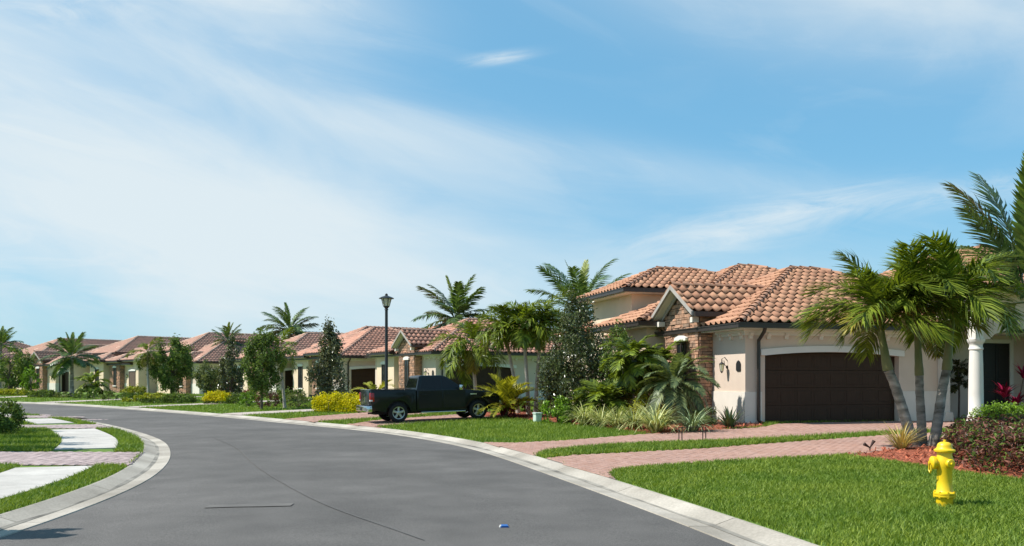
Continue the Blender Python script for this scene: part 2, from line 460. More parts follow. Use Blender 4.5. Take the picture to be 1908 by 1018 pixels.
RIGHT = spline([(6.5, -14), (4.6, -4), (3.1, 4), (2.25, 8.5), (0.95, 13.75), (-0.95, 20.5), (-3.0, 24.9), (-5.0, 28.1), (-7.5, 31.2), (-12.8, 38.0),
                (-17.6, 43.6), (-22.3, 48.8), (-28.6, 55.2), (-35.6, 60.9), (-45, 66.5), (-60, 72.5), (-80, 77), (-110, 80)])
LEFT = spline([(-3.2, -14), (-4.6, -4), (-5.15, 3), (-5.32, 8.9), (-5.4, 10.5), (-5.77, 13.3), (-6.31, 15.44), (-7.3, 18.4), (-9.12, 22.6), (-11.1, 26.0), (-13.8, 30.1),
               (-17.2, 34.7), (-21.6, 39.6), (-27, 44.6), (-34, 49.9), (-42, 55), (-58, 62), (-80, 68), (-110, 71.5)])


def normals(P, side):
    T = np.gradient(P, axis=0); T /= np.linalg.norm(T, axis=1)[:, None]
    return np.stack([T[:, 1], -T[:, 0]], 1) * side          # side +1: to the right of travel


RN, LN = normals(RIGHT, 1), normals(LEFT, -1)


def sdist(P, C, Nn):
    """signed distance of points from a kerb line, positive outwards"""
    P = np.atleast_2d(np.asarray(P, float))
    out = np.empty(len(P))
    for i in range(0, len(P), 20000):
        q = P[i:i + 20000]
        d2 = ((q[:, None, :] - C[None]) ** 2).sum(2)
        j = d2.argmin(1)
        sg = ((q - C[j]) * Nn[j]).sum(1)
        out[i:i + 20000] = np.where(sg > 0, 1, -1) * np.sqrt(np.maximum(d2[np.arange(len(q)), j], sg ** 2 * 0 + 0))
        near = np.abs(sg) < 3
        out[i:i + 20000] = np.where(near & (np.sqrt(d2.min(1)) < 4), sg, out[i:i + 20000])
    return out


def zr(d): return 0.08 + 0.0235 * np.clip(d - 0.55, 0, 9.37)
def zl(d): return 0.08 + 0.004 * np.clip(d - 0.55, 0, 9.37)


def terrain(P):
    P = np.atleast_2d(np.asarray(P, float))
    dr, dl = sdist(P, RIGHT, RN), sdist(P, LEFT, LN)
    return np.where(dr > 0.3, zr(dr), np.where(dl > 0.3, zl(dl), 0.0))


def tz(x, y): return float(terrain([(x, y)])[0])


def gp(px, py):
    """photo pixel of a point on the ground -> its place"""
    z = 0.1
    for _ in range(25):
        y = F * (CAMZ - z) / (py - HY); x = (px - CX) / F * y
        z = 0.5 * z + 0.5 * tz(x, y)
    return x, y, z


def at(px, Y):
    x = (px - CX) / F * Y
    return x, Y, tz(x, Y)


def hgt(py, Y): return CAMZ + (HY - py) / F * Y      # absolute height of a pixel row at depth Y


def grid_mesh(name, rows, mat, smooth=True, parent=None):
    """rows: list of equal-length point lists"""
    n, k = len(rows), len(rows[0])
    V = [p for r in rows for p in r]
    fs = [(i * k + j, i * k + j + 1, (i + 1) * k + j + 1, (i + 1) * k + j) for i in range(n - 1) for j in range(k - 1)]
    return npobj(name, V, np.array(fs), mat, parent, smooth)


# ground far out, road, lawns
g = MB(); R0 = 3000
g.add([(-R0, -400, -0.25), (R0, -400, -0.25), (R0, R0, -0.25), (-R0, R0, -0.25)], [(0, 1, 2, 3)])
struct(g.build('ground', 'soil'))
nL, nR = len(LEFT), len(RIGHT)
k = 360
ti = np.linspace(0, 1, k)
LA = np.stack([np.interp(ti * (nL - 1), np.arange(nL), LEFT[:, i]) for i in (0, 1)], 1)
RA = np.stack([np.interp(ti * (nR - 1), np.arange(nR), RIGHT[:, i]) for i in (0, 1)], 1)
rows = []
for a in np.linspace(0, 1, 9):
    p = LA * (1 - a) + RA * a
    rows.append([(x, y, 0.045 * (1 - (2 * a - 1) ** 2)) for x, y in p])
struct(grid_mesh('road', rows, 'asphalt'))
for C, Nn, zf, offs in ((RIGHT, RN, zr, [0.54, 1.2, 2, 3, 4.5, 6, 8, 9.92, 14, 25, 50, 120, 400]), (LEFT, LN, zl, [0.54, 1.1, 1.7, 2.35, 3.2, 5, 7.5, 9.92, 14, 20, 26])):
    rows = []
    for d in offs:
        q = C + Nn * d
        rows.append([(x, y, float(zf(d))) for x, y in q])
    struct(grid_mesh('lawn', rows, 'soil'))


# kerbs: a low mountable profile cast in segments with open joints
def kerb(C, Nn, s0=0):
    root = struct(link(bpy.data.objects.new('kerb', None)))
    prof = [(-0.02, -0.03), (0.0, 0.012), (0.24, 0.002), (0.28, 0.006), (0.34, 0.024), (0.50, 0.074), (0.53, 0.084), (0.565, 0.086), (0.57, 0.0)]
    seg = 4
    for i in range(0, len(C) - 1, seg):
        j = min(i + seg, len(C) - 1)
        pts = C[i:j + 1].copy(); nn = Nn[i:j + 1]
        d = pts[-1] - pts[-2]; pts[-1] = pts[-1] - d / np.linalg.norm(d) * 0.012
        V = [(p[0] + q[0] * o, p[1] + q[1] * o, z) for p, q in zip(pts, nn) for o, z in prof]
        kk = len(prof)
        fs = [(a * kk + b, a * kk + b + 1, (a + 1) * kk + b + 1, (a + 1) * kk + b) for a in range(len(pts) - 1) for b in range(kk - 1)]
        o = npobj('kerb_segment', V, np.array(fs), 'concrete', root, False)
    # dirt line lying in the gutter
    V, n0 = [], len(C)
    rnd = np.random.RandomState(3)
    for p, q in zip(C, Nn):
        w = 0.016 + 0.022 * rnd.rand(); m_ = 0.265 + 0.006 * rnd.randn()
        for o in (m_ - w, m_, m_ + w):
            V.append((p[0] + q[0] * o, p[1] + q[1] * o, float(np.interp(o, [q_[0] for q_ in prof], [q_[1] for q_ in prof])) + 0.004))
    fs = [(a * 3 + b, a * 3 + b + 1, (a + 1) * 3 + b + 1, (a + 1) * 3 + b) for a in range(n0 - 1) for b in range(2)]
    npobj('gutter_dirt', V, np.array(fs), 'dirt', root, True)


kerb(RIGHT, RN)
kerb(LEFT, LN)


# faded seam and patches on the road
def ribbon(name, pts, w, mat, z=0.009):
    P = spline(pts, 0.3)
    Nn = normals(P, 1)
    rnd = np.random.RandomState(len(pts))
    V = []
    for p, q in zip(P, Nn):
        ww = w * (0.75 + 0.5 * rnd.rand())
        # follow the crown of the road
        dr, dl = -sdist([p], RIGHT, RN)[0], -sdist([p], LEFT, LN)[0]
        a = dl / (dl + dr)
        h = 0.045 * (1 - (2 * a - 1) ** 2) + z
        V += [(p[0] - q[0] * ww, p[1] - q[1] * ww, h), (p[0] + q[0] * ww, p[1] + q[1] * ww, h)]
    fs = [(2 * i + 2, 2 * i + 3, 2 * i + 1, 2 * i) for i in range(len(P) - 1)]
    return struct(npobj(name, V, np.array(fs), mat))


def rp(px, py):
    y = F * (CAMZ - 0.03) / (py - HY)
    return ((px - CX) / F * y, y)


ribbon('road_seam', [rp(*p) for p in ((395, 815), (440, 835), (475, 868), (540, 910), (620, 950), (720, 985), (790, 1010))], 0.008, 'tar')
ribbon('road_patch', [rp(*p) for p in ((385, 945), (440, 944), (500, 944), (545, 943))], 0.11, 'oldtar')


# ------------------------------------------------------------------ pavings


def inside(P, poly):
    P = np.atleast_2d(P); x, y = P[:, 0], P[:, 1]
    c = np.zeros(len(P), bool)
    n = len(poly)
    for i in range(n):
        x0, y0 = poly[i][:2]; x1, y1 = poly[(i + 1) % n][:2]
        m_ = (y0 > y) != (y1 > y)
        xi = (x1 - x0) * (y - y0) / (y1 - y0 + 1e-12) + x0
        c ^= m_ & (x < xi)
    return c


NOGRASS = []


def resample(P, n):
    P = np.array([p[:2] for p in P], float)
    s = np.concatenate([[0], np.cumsum(np.linalg.norm(np.diff(P, axis=0), axis=1))])
    k_ = np.linspace(0, s[-1], n)
    return np.stack([np.interp(k_, s, P[:, 0]), np.interp(k_, s, P[:, 1])], 1)


def paving(A, B, paver_mat, theta, pavers=True, name='driveway'):
    """ground strip between two edge lines, laid with pavers as geometry"""
    n = 24
    a, b = resample(A, n), resample(B, n)
    rows = []
    for w in np.linspace(0, 1, 9):
        p = a * (1 - w) + b * w
        zz = terrain(p) + (0.012 if pavers else 0.02)
        rows.append([(x, y, z) for (x, y), z in zip(p, zz)])
    root = struct(grid_mesh(name, rows, 'sand' if pavers else paver_mat))
    poly = np.vstack([a, b[::-1]])
    NOGRASS.append(poly)
    if not pavers: return root
    ca, sa = math.cos(theta), math.sin(theta)
    Rm = np.array([[ca, sa], [-sa, ca]])
    loc = poly @ Rm.T
    lo, hi = loc.min(0), loc.max(0)
    lw, ww = 0.205, 0.105
    nx, ny = int((hi[0] - lo[0]) / ww) + 1, int((hi[1] - lo[1]) / lw) + 2
    ii, jj = np.meshgrid(np.arange(nx), np.arange(ny), indexing='ij')
    cx = lo[0] + (ii + 0.5) * ww
    cy = lo[1] + (jj + 0.5 * (ii % 2)) * lw
    P = np.stack([cx.ravel(), cy.ravel()], 1)
    Wp = P @ Rm
    keep = inside(Wp, poly)
    P, Wp = P[keep], Wp[keep]
    rnd = np.random.RandomState(5)
    z = terrain(Wp) + 0.022 + rnd.randn(len(P)) * 0.0012
    hx, hy, gg = ww / 2 - 0.003, lw / 2 - 0.003, 0.006
    corners = np.array([(-hx, -hy), (hx, -hy), (hx, hy), (-hx, hy)])
    top = corners - np.sign(corners) * gg
    V = []
    for cs, dz in ((corners, -0.012), (top, 0.0)):
        pts = (P[:, None, :] + cs[None]) @ Rm
        zz = np.repeat((z + dz)[:, None], 4, 1)
        V.append(np.concatenate([pts, zz[..., None]], 2))
    V = np.concatenate(V, 1).reshape(-1, 3)
    o = (np.arange(len(P)) * 8)[:, None]
    fs = np.concatenate([o + np.array(q)[None] for q in ((4, 5, 6, 7), (0, 1, 5, 4), (1, 2, 6, 5), (2, 3, 7, 6), (3, 0, 4, 7))])
    npobj('pavers', V, fs, paver_mat, root, False, 'stuff')
    return root


def kerbpt(C, Nn, Y, off=0.57):
    j = int(np.abs(C[:, 1] - Y).argmin())
    p = C[j] + Nn[j] * off
    return p, Nn[j]


G = lambda L_: [gp(*p) for p in L_]
TH1 = math.radians(16)
C1 = Vector((7.09, 26.1, 0.30))
U1, V1 = Vector((math.cos(TH1), math.sin(TH1), 0)), Vector((-math.sin(TH1), math.cos(TH1), 0))
h1 = lambda u, v: tuple((C1 + U1 * u + V1 * v)[:2])
ka = lambda Y: tuple(kerbpt(RIGHT, RN, Y)[0])
upper_top = [ka(20.9)] + G([(960, 826.5), (1050, 822.5), (1191, 811), (1304, 804), (1420, 798)]) + [h1(1.2, -0.1), h1(8.5, 0.2), h1(12, 0.2)]
upper_bot = [ka(17.7)] + G([(1010, 843), (1050, 838), (1163, 829.5), (1304, 824), (1420, 818), (1655, 806)]) + [h1(9.5, -2.4), h1(12, -2.2)]
low_top = [ka(16.8)] + G([(1040, 851), (1135, 846.5), (1304, 838), (1420, 829), (1655, 812)]) + [h1(12, -3.2)]
low_bot = [ka(13.6)] + G([(1130, 881), (1163, 873.4), (1304, 863.5), (1420, 857), (1560, 851), (1700, 836), (1800, 826), (2100, 812)])
paving(upper_top, upper_bot, 'paver', TH1)
paving(low_top, low_bot, 'paver', TH1)
# truck's driveway pair
paving([ka(29.6)] + G([(700, 784), (860, 772.5), (960, 766)]), [ka(27.2)] + G([(695, 796), (760, 790), (905, 780.5), (985, 776)]), 'paver', math.radians(33))
paving([ka(33.8)] + G([(580, 777), (668, 770.5), (760, 764)]), [ka(31.2)] + G([(580, 787), (700, 779.5), (800, 772)]), 'paver', math.radians(36))
# further driveways, too grazing to pick out single pavers
for Y0, wid, ln in ((38.6, 3.6, 14), (48.8, 3.4, 13), (58.5, 4.0, 12), (66, 3.5, 10)):
    p, nn = kerbpt(RIGHT, RN, Y0)
    t = np.array([-nn[1], nn[0]])
    paving([p + t * wid * 0.3, p + t * wid * 0.3 + nn * ln], [p - t * wid * 0.3, p - t * wid * 0.3 + nn * ln], 'pale_flat', 0, False)
# left side: sidewalk in slabs, cut by paved drives
kl = lambda Y, off=0.57: tuple(kerbpt(LEFT, LN, Y, off)[0])
left_drives = [(15.6, 18.35, 15.7, 18.5), (28.0, 30.2, 27.3, 29.4), (36.5, 39.0, 35.2, 37.4)]
for y0, y1, e0, e1 in left_drives:
    paving([kl(y0), (-16, e0), (-32, e0 - 0.2)], [kl(y1), (-16, e1), (-32, e1 - 0.2)], 'paver_pale', 0.0)
root = struct(link(bpy.data.objects.new('sidewalk', None)))
WALK0, WALK1 = 1.13, 2.4
for i in range(0, len(LEFT) - 2, 2):
    pts, nn = LEFT[i:i + 3].copy(), LN[i:i + 3]
    mid = pts[1] + nn[1] * 1.75
    if mid[1] < -2 or mid[1] > 66: continue
    if any(inside([pts[0] + nn[0] * 1.75, mid, pts[2] + nn[2] * 1.75], q).any() for q in NOGRASS[-3:]): continue
    d = pts[2] - pts[1]; pts[2] = pts[2] - d / np.linalg.norm(d) * 0.012
    V = []
    for p, q in zip(pts, nn):
        for o in (WALK0, WALK1):
            for z in (0.0, 0.106):
                V.append((p[0] + q[0] * o, p[1] + q[1] * o, z))
    fs = []
    for a in range(2):
        b = a * 4
        fs += [(b + 1, b + 3, b + 7, b + 5), (b, b + 1, b + 5, b + 4), (b + 2, b + 6, b + 7, b + 3)]
    fs += [(0, 2, 3, 1), (8, 9, 11, 10)]
    npobj('slab', V, np.array(fs), 'walk', root)

# mulch beds
BEDS = []


def bed(poly, seed, chips=900, lift=0.02):
    P = np.array([p[:2] for p in poly], float)
    P = resample(np.vstack([P, P[:1]]), 60)[:-1]
    c = P.mean(0)
    V, rnd = [], np.random.RandomState(seed)
    for w, h in ((1.0, 0.012), (0.93, lift + 0.012), (0.7, lift + 0.03), (0.35, lift + 0.04), (0.02, lift + 0.045)):
        q = c + (P - c) * w
        z = terrain(q)
        V += [(x, y, zz + h + (rnd.rand() * 0.015 if w < 1 else 0)) for (x, y), zz in zip(q, z)]
    n = len(P)
    fs = [(i * n + j, i * n + (j + 1) % n, (i + 1) * n + (j + 1) % n, (i + 1) * n + j) for i in range(4) for j in range(n)]
    o = struct(npobj('mulch_bed', V, np.array(fs), 'mulch', None, True))
    NOGRASS.append(P)
    lo, hi = P.min(0), P.max(0)
    q = lo + rnd.rand(chips * 2, 2) * (hi - lo)
    q = q[inside(q, P)][:chips]
    n = len(q)
    z = terrain(q) + lift + 0.035 + rnd.rand(n) * 0.02
    a = rnd.rand(n) * 6.28; l_ = 0.025 + rnd.rand(n) * 0.045; w_ = 0.006 + rnd.rand(n) * 0.012
    dx, dy = np.stack([np.cos(a), np.sin(a)], 1), np.stack([-np.sin(a), np.cos(a)], 1)
    tl = rnd.randn(n) * 0.02
    V = np.stack([np.column_stack([q + dx * (l_ * s1)[:, None] + dy * (w_ * s2)[:, None], z + s1 * tl]) for s1, s2 in ((-1, -1), (1, -1), (1, 1), (-1, 1))], 1).reshape(-1, 3)
    npobj('mulch_chips', V, np.arange(n * 4).reshape(-1, 4), 'chips', o, False, 'stuff')


bed(G([(1577, 851), (1640, 858), (1735, 873), (1830, 886), (1908, 895), (2080, 915)]) + [(12.5, 16.5), (11.5, 19.8)] + G([(1740, 832), (1660, 838)]), 1, 2600)
bed(G([(960, 781), (1060, 791), (1120, 797), (1190, 808), (1260, 809), (1310, 804), (1425, 796)]) + [h1(0.6, 0.05), h1(-0.02, 2), h1(-0.4, 5), h1(-0.9, 9)] + [(2.2, 34.0), (0.2, 33.5)], 2, 2200)
bed(G([(1795, 792), (1908, 797), (2100, 800)]) + [h1(12, -1.8), h1(7.6, -1.75)], 3, 500)
bed(G([(880, 776), (985, 780)]) + [(1.8, 34.5), (-1.0, 37.0)], 4, 300)


# ------------------------------------------------------------------ grass
def make_grass():
    rnd = np.random.RandomState(11)
    bins = [(5.5, 9, 2200), (9, 12, 2600), (12, 15, 2000), (15, 20, 1300), (20, 27, 640), (27, 37, 300), (37, 50, 110), (50, 80, 34)]
    VV, FF, off = [], [], 0
    for y0, y1, lam in bins:
        half = 0.62 * y1 + 1.5
        n = int(2 * half * (y1 - y0) * lam)
        P = np.stack([rnd.rand(n) * 2 * half - half, y0 + rnd.rand(n) * (y1 - y0)], 1)
        P = P[np.abs(P[:, 0]) < 0.62 * P[:, 1] + 1.5]
        dr, dl = sdist(P, RIGHT, RN), sdist(P, LEFT, LN)
        jit = rnd.randn(len(P)) * 0.012
        ok = (dr + jit > 0.585) | (dl + jit > 0.585)
        ok &= ~((dl > WALK0 - 0.02 + jit) & (dl < WALK1 + 0.02 + jit) & (P[:, 1] < 66))
        for poly in NOGRASS:
            lo, hi = poly.min(0), poly.max(0)
            m_ = ok & (P[:, 0] > lo[0]) & (P[:, 0] < hi[0]) & (P[:, 1] > lo[1]) & (P[:, 1] < hi[1])
            idx = np.nonzero(m_)[0]
            if len(idx):
                ok[idx[inside(P[idx] + rnd.randn(len(idx), 2) * 0.015, poly)]] = False
        P, dr, dl = P[ok], dr[ok], dl[ok]
        n = len(P)
        if not n: continue
        z = np.where(dr > 0.3, zr(dr), zl(dl)) - 0.01
        sc = np.clip(P[:, 1] / 13.0, 0.9, 4.5)
        h = (0.045 + 0.04 * rnd.rand(n)) * np.clip(sc, 1, 1.5)
        w = (0.0045 + 0.003 * rnd.rand(n)) * sc
        a = rnd.rand(n) * 6.283
        side = np.stack([np.cos(a), np.sin(a)], 1)
        b = rnd.rand(n) * 6.283
        lean = np.stack([np.cos(b), np.sin(b)], 1) * (h * (0.25 + 0.7 * rnd.rand(n)))[:, None]
        base = np.column_stack([P, z])
        s3 = np.column_stack([side * w[:, None], np.zeros(n)])
        mid = base + np.column_stack([lean * 0.35, h * 0.62])
        tip = base + np.column_stack([lean, h])
        if y0 < 20:
            V = np.stack([base - s3, base + s3, mid + s3 * 0.8, mid - s3 * 0.8, tip], 1)
            o = off + np.arange(n)[:, None] * 5
            FF.append(('q', o + np.array([[0, 1, 2, 3]]))); FF.append(('t', o + np.array([[3, 2, 4]])))
            off += 5 * n
        else:
            V = np.stack([base - s3, base + s3, tip], 1)
            FF.append(('t', off + np.arange(n)[:, None] * 3 + np.array([[0, 1, 2]])))
            off += 3 * n
        VV.append(V.reshape(-1, 3))
    q = np.concatenate([f for t, f in FF if t == 'q']); t = np.concatenate([f for t, f in FF if t == 't'])
    o = npobj('grass', np.concatenate(VV), [q, t], 'grass', None, True, 'stuff')
    o['label'] = 'short bright green lawn grass beside the street'


make_grass()

# ------------------------------------------------------------------ villas
TW, TE = 0.32, 0.44      # roof tile cover width, exposed length up the slope


def tile_proto(n, amp=0.048, up=0.078, lip=0.02):
    x = np.linspace(-TW / 2, TW / 2, n)
    pr = amp * np.cos(2 * np.pi * x / TW) + 0.012 * np.cos(4 * np.pi * x / TW)
    y0, y1 = -0.03, TE + 0.04
    V, Fq = [], []
    for y, dz in ((y0, up), (y1, 0.022)):
        V += [(a, y, b + dz) for a, b in zip(x, pr)]
    V += [(a, y0 + 0.004, b + up - lip) for a, b in zip(x, pr)]
    for i in range(n - 1):
        Fq.append((i, i + 1, n + i + 1, n + i))
        Fq.append((2 * n + i, 2 * n + i + 1, i + 1, i))
    return np.array(V), np.array(Fq)


TILE9, TILE5 = tile_proto(9), tile_proto(5, 0.034, 0.06, 0.034)
tile_meshes = {}


class Slope:
    def __init__(s, p0, a, b, L, R, il, ir, ze, pitch, show=True):
        s.p0, s.a, s.b, s.L, s.R, s.il, s.ir, s.ze, s.p, s.show = np.array(p0), np.array(a), np.array(b), L, R, il, ir, ze, pitch, show
        s.k = math.sqrt(1 + pitch * pitch)

    def pt(s, x, t, n=0.0):
        """along the eave, plan run, normal offset -> local 3-D"""
        x, t, n = np.broadcast_arrays(np.asarray(x, float), np.asarray(t, float), np.asarray(n, float))
        pl = s.p0 + x[..., None] * s.a + (t - n * s.p / s.k)[..., None] * s.b
        return np.concatenate([pl, (s.ze + s.p * t + n / s.k)[..., None]], -1)

    def matrix(s, x, t):
        o = s.pt(x, t)
        X = Vector((*s.a, 0)); Y = Vector((*(s.b / s.k), s.p / s.k)); Z = X.cross(Y)
        mm = Matrix.Identity(4)
        for i in range(3):
            mm[i][0], mm[i][1], mm[i][2], mm[i][3] = X[i], Y[i], Z[i], o[i]
        return mm


def hip_slopes(u0, u1, v0, v1, ze, pitch):
    W_, D_ = u1 - u0, v1 - v0
    R = min(W_, D_) / 2
    sl_ = [Slope((u0, v0), (1, 0), (0, 1), W_, R, 1, 1, ze, pitch), Slope((u1, v0), (0, 1), (-1, 0), D_, R, 1, 1, ze, pitch),
           Slope((u1, v1), (-1, 0), (0, -1), W_, R, 1, 1, ze, pitch), Slope((u0, v1), (0, -1), (1, 0), D_, R, 1, 1, ze, pitch)]
    zt = ze + R * pitch
    if W_ >= D_: a, b = (u0 + R, v0 + R, zt), (u1 - R, v0 + R, zt)
    else: a, b = (u0 + R, v0 + R, zt), (u0 + R, v1 - R, zt)
    c = [(u0, v0, ze), (u1, v0, ze), (u1, v1, ze), (u0, v1, ze)]
    near = lambda q: a if (Vector(q) - Vector(a)).length <= (Vector(q) - Vector(b)).length else b
    lines = [(q, near(q)) for q in c] + [(a, b)]
    return sl_, lines, (a, b)


def ridge_caps(lines, V, Fq):
    for a, b in lines:
        a, b = Vector(a), Vector(b)
        L_ = (b - a).length
        if L_ < 0.3: continue
        t = (b - a) / L_
        side = t.cross(Vector((0, 0, 1))).normalized(); up = side.cross(t)
        n = max(1, int(L_ / 0.38))
        for i in range(n):
            p, q = a + t * (L_ * i / n - 0.02), a + t * (L_ * (i + 1) / n + 0.03)
            o = len(V)
            for pt, r, h in ((p, 0.135, 0.075), (q, 0.11, 0.05)):
                for k_ in range(7):
                    w = math.pi * k_ / 6
                    V.append(tuple(pt + side * (math.cos(w) * r) + up * (math.sin(w) * r * 0.85 + h - 0.04)))
            Fq += [(o + k_, o + k_ + 1, o + 8 + k_, o + 7 + k_) for k_ in range(6)]
            V.append(tuple(p + up * 0.0)); 
            Fq += [(o + k_ + 1, o + k_, o + 14, o + 14) for k_ in range(0)]


def house_frame(root):
    return Matrix.Translation(root.location) @ Matrix.Rotation(root.rotation_euler.z, 4, 'Z')


class Villa:
    def __init__(s, label, loc, th, pal, detail, wall='stucco', group='terracotta-roofed villas along the curved street', name='villa'):
        s.root = thing(name, label, 'house', loc, th, group)
        s.pal, s.detail, s.wall = pal, detail, wall
        s.slopes, s.lines = [], []
        s.M = house_frame(s.root)
        s.roof_deck = MB(); s.gut = MB(); s.soffit = MB()

    def b(s, name, mat, *bx, bevel=0.0):
        m_ = MB()
        for q in bx: m_.box(*q)
        return m_.build(name, mat, s.root, bevel=bevel)

    def hip(s, u0, u1, v0, v1, ze, pitch=0.455, oh=0.45, zb=-0.3, wall=None, gutter='flbr'):
        s.b('wall', wall or s.wall, (u0, u1, v0, v1, zb, ze - 0.02))
        e = (u0 - oh, u1 + oh, v0 - oh, v1 + oh)
        sl_, ln, (a, b) = hip_slopes(*e, ze, pitch)
        s.slopes += sl_; s.lines += ln
        c = [(e[0], e[2], ze - 0.03), (e[1], e[2], ze - 0.03), (e[1], e[3], ze - 0.03), (e[0], e[3], ze - 0.03)]
        d = [(p[0], p[1], p[2] - 0.02) for p in (a, b)]
        if e[1] - e[0] >= e[3] - e[2]: fs = [(0, 1, 5, 4), (1, 2, 5), (2, 3, 4, 5), (3, 0, 4)]
        else: fs = [(0, 1, 4), (1, 2, 5, 4), (2, 3, 5), (3, 0, 4, 5)]
        s.roof_deck.add(c + d, fs)
        zz = ze - 0.05
        s.soffit.box(e[0] + 0.01, e[1] - 0.01, e[2] + 0.01, e[3] - 0.01, ze - 0.2, zz)
        s.gutters(e, ze)

    def gutters(s, e, ze):
        z0, z1, w = ze - 0.165, ze - 0.015, 0.13
        G_ = s.gut
        for (x0, x1, y0, y1) in ((e[0] - w, e[1] + w, e[2] - w, e[2] - 0.002), (e[0] - w, e[1] + w, e[3] + 0.002, e[3] + w), (e[0] - w, e[0] - 0.002, e[2], e[3]), (e[1] + 0.002, e[1] + w, e[2], e[3])):
            G_.box(x0, x1, y0, y1, z0, z1)
            G_.box(x0 - 0.02, x1 + 0.02, y0 - 0.02, y1 + 0.02, z1 - 0.035, z1)

    def gable(s, u0, u1, vc, half, ze, pitch):
        """gable roof with its ridge along u, gable end at u0"""
        L_ = u1 - u0
        s.slopes += [Slope((u0, vc - half), (1, 0), (0, 1), L_, half, 0, 0, ze, pitch), Slope((u1, vc + half), (-1, 0), (0, -1), L_, half, 0, 0, ze, pitch)]
        za = ze + half * pitch
        s.lines.append(((u0, vc, za), (u1, vc, za)))
        o = 0.02
        t = 0.1
        s.roof_deck.add([(u0, vc - half, ze - o), (u1, vc - half, ze - o), (u1, vc, za - o), (u0, vc, za - o), (u1, vc + half, ze - o), (u0, vc + half, ze - o)],
                        [(0, 1, 2, 3), (3, 2, 4, 5)])
        for sg in (-1, 1):
            s.gut.box(u0 + 0.05, u1, vc + sg * half - (0.13 if sg < 0 else 0), vc + sg * half + (0.13 if sg > 0 else 0), ze - 0.165, ze - 0.015)
        # soffit boards under both slopes and barge boards on the gable end
        for sg in (-1, 1):
            poly = [(vc + sg * half, ze - 0.03), (vc, za - 0.03), (vc, za - 0.13), (vc + sg * (half), ze - 0.13)]
            s.soffit.prism(poly if sg < 0 else poly[::-1], 'x', u0 + 0.06, u1)
            mb = MB()
            poly = [(vc + sg * (half + 0.02), ze + 0.0), (vc, za + 0.01), (vc, za - 0.13), (vc + sg * (half + 0.02), ze - 0.13)]
            mb.prism(poly if sg < 0 else poly[::-1], 'x', u0 - 0.03, u0 + 0.055)
            mb.build('barge_board', 'rake', s.root, fix=True)

    def finish(s, npick=0):
        s.roof_deck_o = s.roof_deck.build('roof', 'deck', s.root)
        s.gut.build('gutter', 'bronze', s.root)
        s.soffit.build('soffit', 'cream', s.root)
        TV, TF = TILE9 if s.detail else TILE5
        AV, picks = [], []
        for sp in s.slopes:
            rows = int(sp.R * sp.k / TE) + 1
            cols = int(sp.L / TW) + 1
            off = (sp.L - cols * TW) / 2
            ii, jj = np.meshgrid(np.arange(rows), np.arange(cols), indexing='ij')
            t0 = (ii * TE / sp.k).ravel(); x0 = (off + (jj + 0.5) * TW).ravel()
            tm = t0 + 0.5 * TE / sp.k
            ok = (x0 > sp.il * tm - TW * 0.4) & (x0 < sp.L - sp.ir * tm + TW * 0.4) & (t0 < sp.R - 0.05)
            t0, x0 = t0[ok], x0[ok]
            t1 = t0 + (TE + 0.04) / sp.k
            full = (x0 - TW / 2 >= sp.il * t1) & (x0 + TW / 2 <= sp.L - sp.ir * t1) & (t1 <= sp.R)
            if npick and sp.a[0] + sp.a[1] != 0:
                nrm = s.M.to_3x3() @ Vector((*(-sp.b * sp.p), 1.0))
                P = sp.pt(x0, t0)
                for i in np.nonzero(full)[0]:
                    w = s.M @ Vector(P[i])
                    to = Vector((0, 0, CAMZ)) - w
                    if nrm.dot(to) > 0 and w.y > 2 and abs(w.x / w.y) < 0.597:
                        picks.append((to.length, sp, x0[i], t0[i]))
            s_ = x0[:, None] + TV[None, :, 0]
            t_ = t0[:, None] + TV[None, :, 1] / sp.k
            t_ = np.minimum(t_, sp.R)
            s_ = np.clip(s_, sp.il * t_, sp.L - sp.ir * t_)
            AV.append((sp, s_, t_, x0, t0))
        chosen = set()
        if npick:
            picks.sort(key=lambda q: q[0])
            key = 'tile' + s.pal
            for d, sp, x, t in picks[:npick]:
                if key not in tile_meshes:
                    o = npobj('roof_tile', TV, TF, 'tile_' + s.pal + 'object', s.roof_deck_o, True)
                    tile_meshes[key] = o.data
                else:
                    o = link(bpy.data.objects.new('roof_tile', tile_meshes[key]), s.roof_deck_o)
                mm = sp.matrix(x, t)
                rv = random.Random(int(d * 1e5))
                o.matrix_basis = mm @ Matrix.Translation((0, 0, rv.uniform(-0.004, 0.004))) @ Matrix.Rotation(rv.uniform(-0.012, 0.012), 4, 'Z')
                chosen.add((id(sp), round(x, 3), round(t, 3)))
        V, Fq, off = [], [], 0
        rnd = np.random.RandomState(7)
        for sp, s_, t_, x0, t0 in AV:
            m_ = np.array([(id(sp), round(a, 3), round(b, 3)) not in chosen for a, b in zip(x0, t0)], bool)
            if not m_.any(): continue
            s_, t_ = s_[m_], t_[m_]
            zz = TV[None, :, 2] + rnd.uniform(-0.004, 0.004, (len(s_), 1))
            P = sp.pt(s_, t_, zz)
            V.append(P.reshape(-1, 3))
            o = off + np.arange(len(s_))[:, None, None] * len(TV)
            Fq.append((o + TF[None]).reshape(-1, 4)); off += len(s_) * len(TV)
        npobj('roof_tiles', np.concatenate(V), np.concatenate(Fq), 'tile_' + s.pal + 'island', s.roof_deck_o, True, 'stuff')
        V, Fq = [], []
        ridge_caps(s.lines, V, Fq)
        npobj('ridge_tiles', V, np.array(Fq), 'cap_' + s.pal, s.roof_deck_o, True, 'stuff')

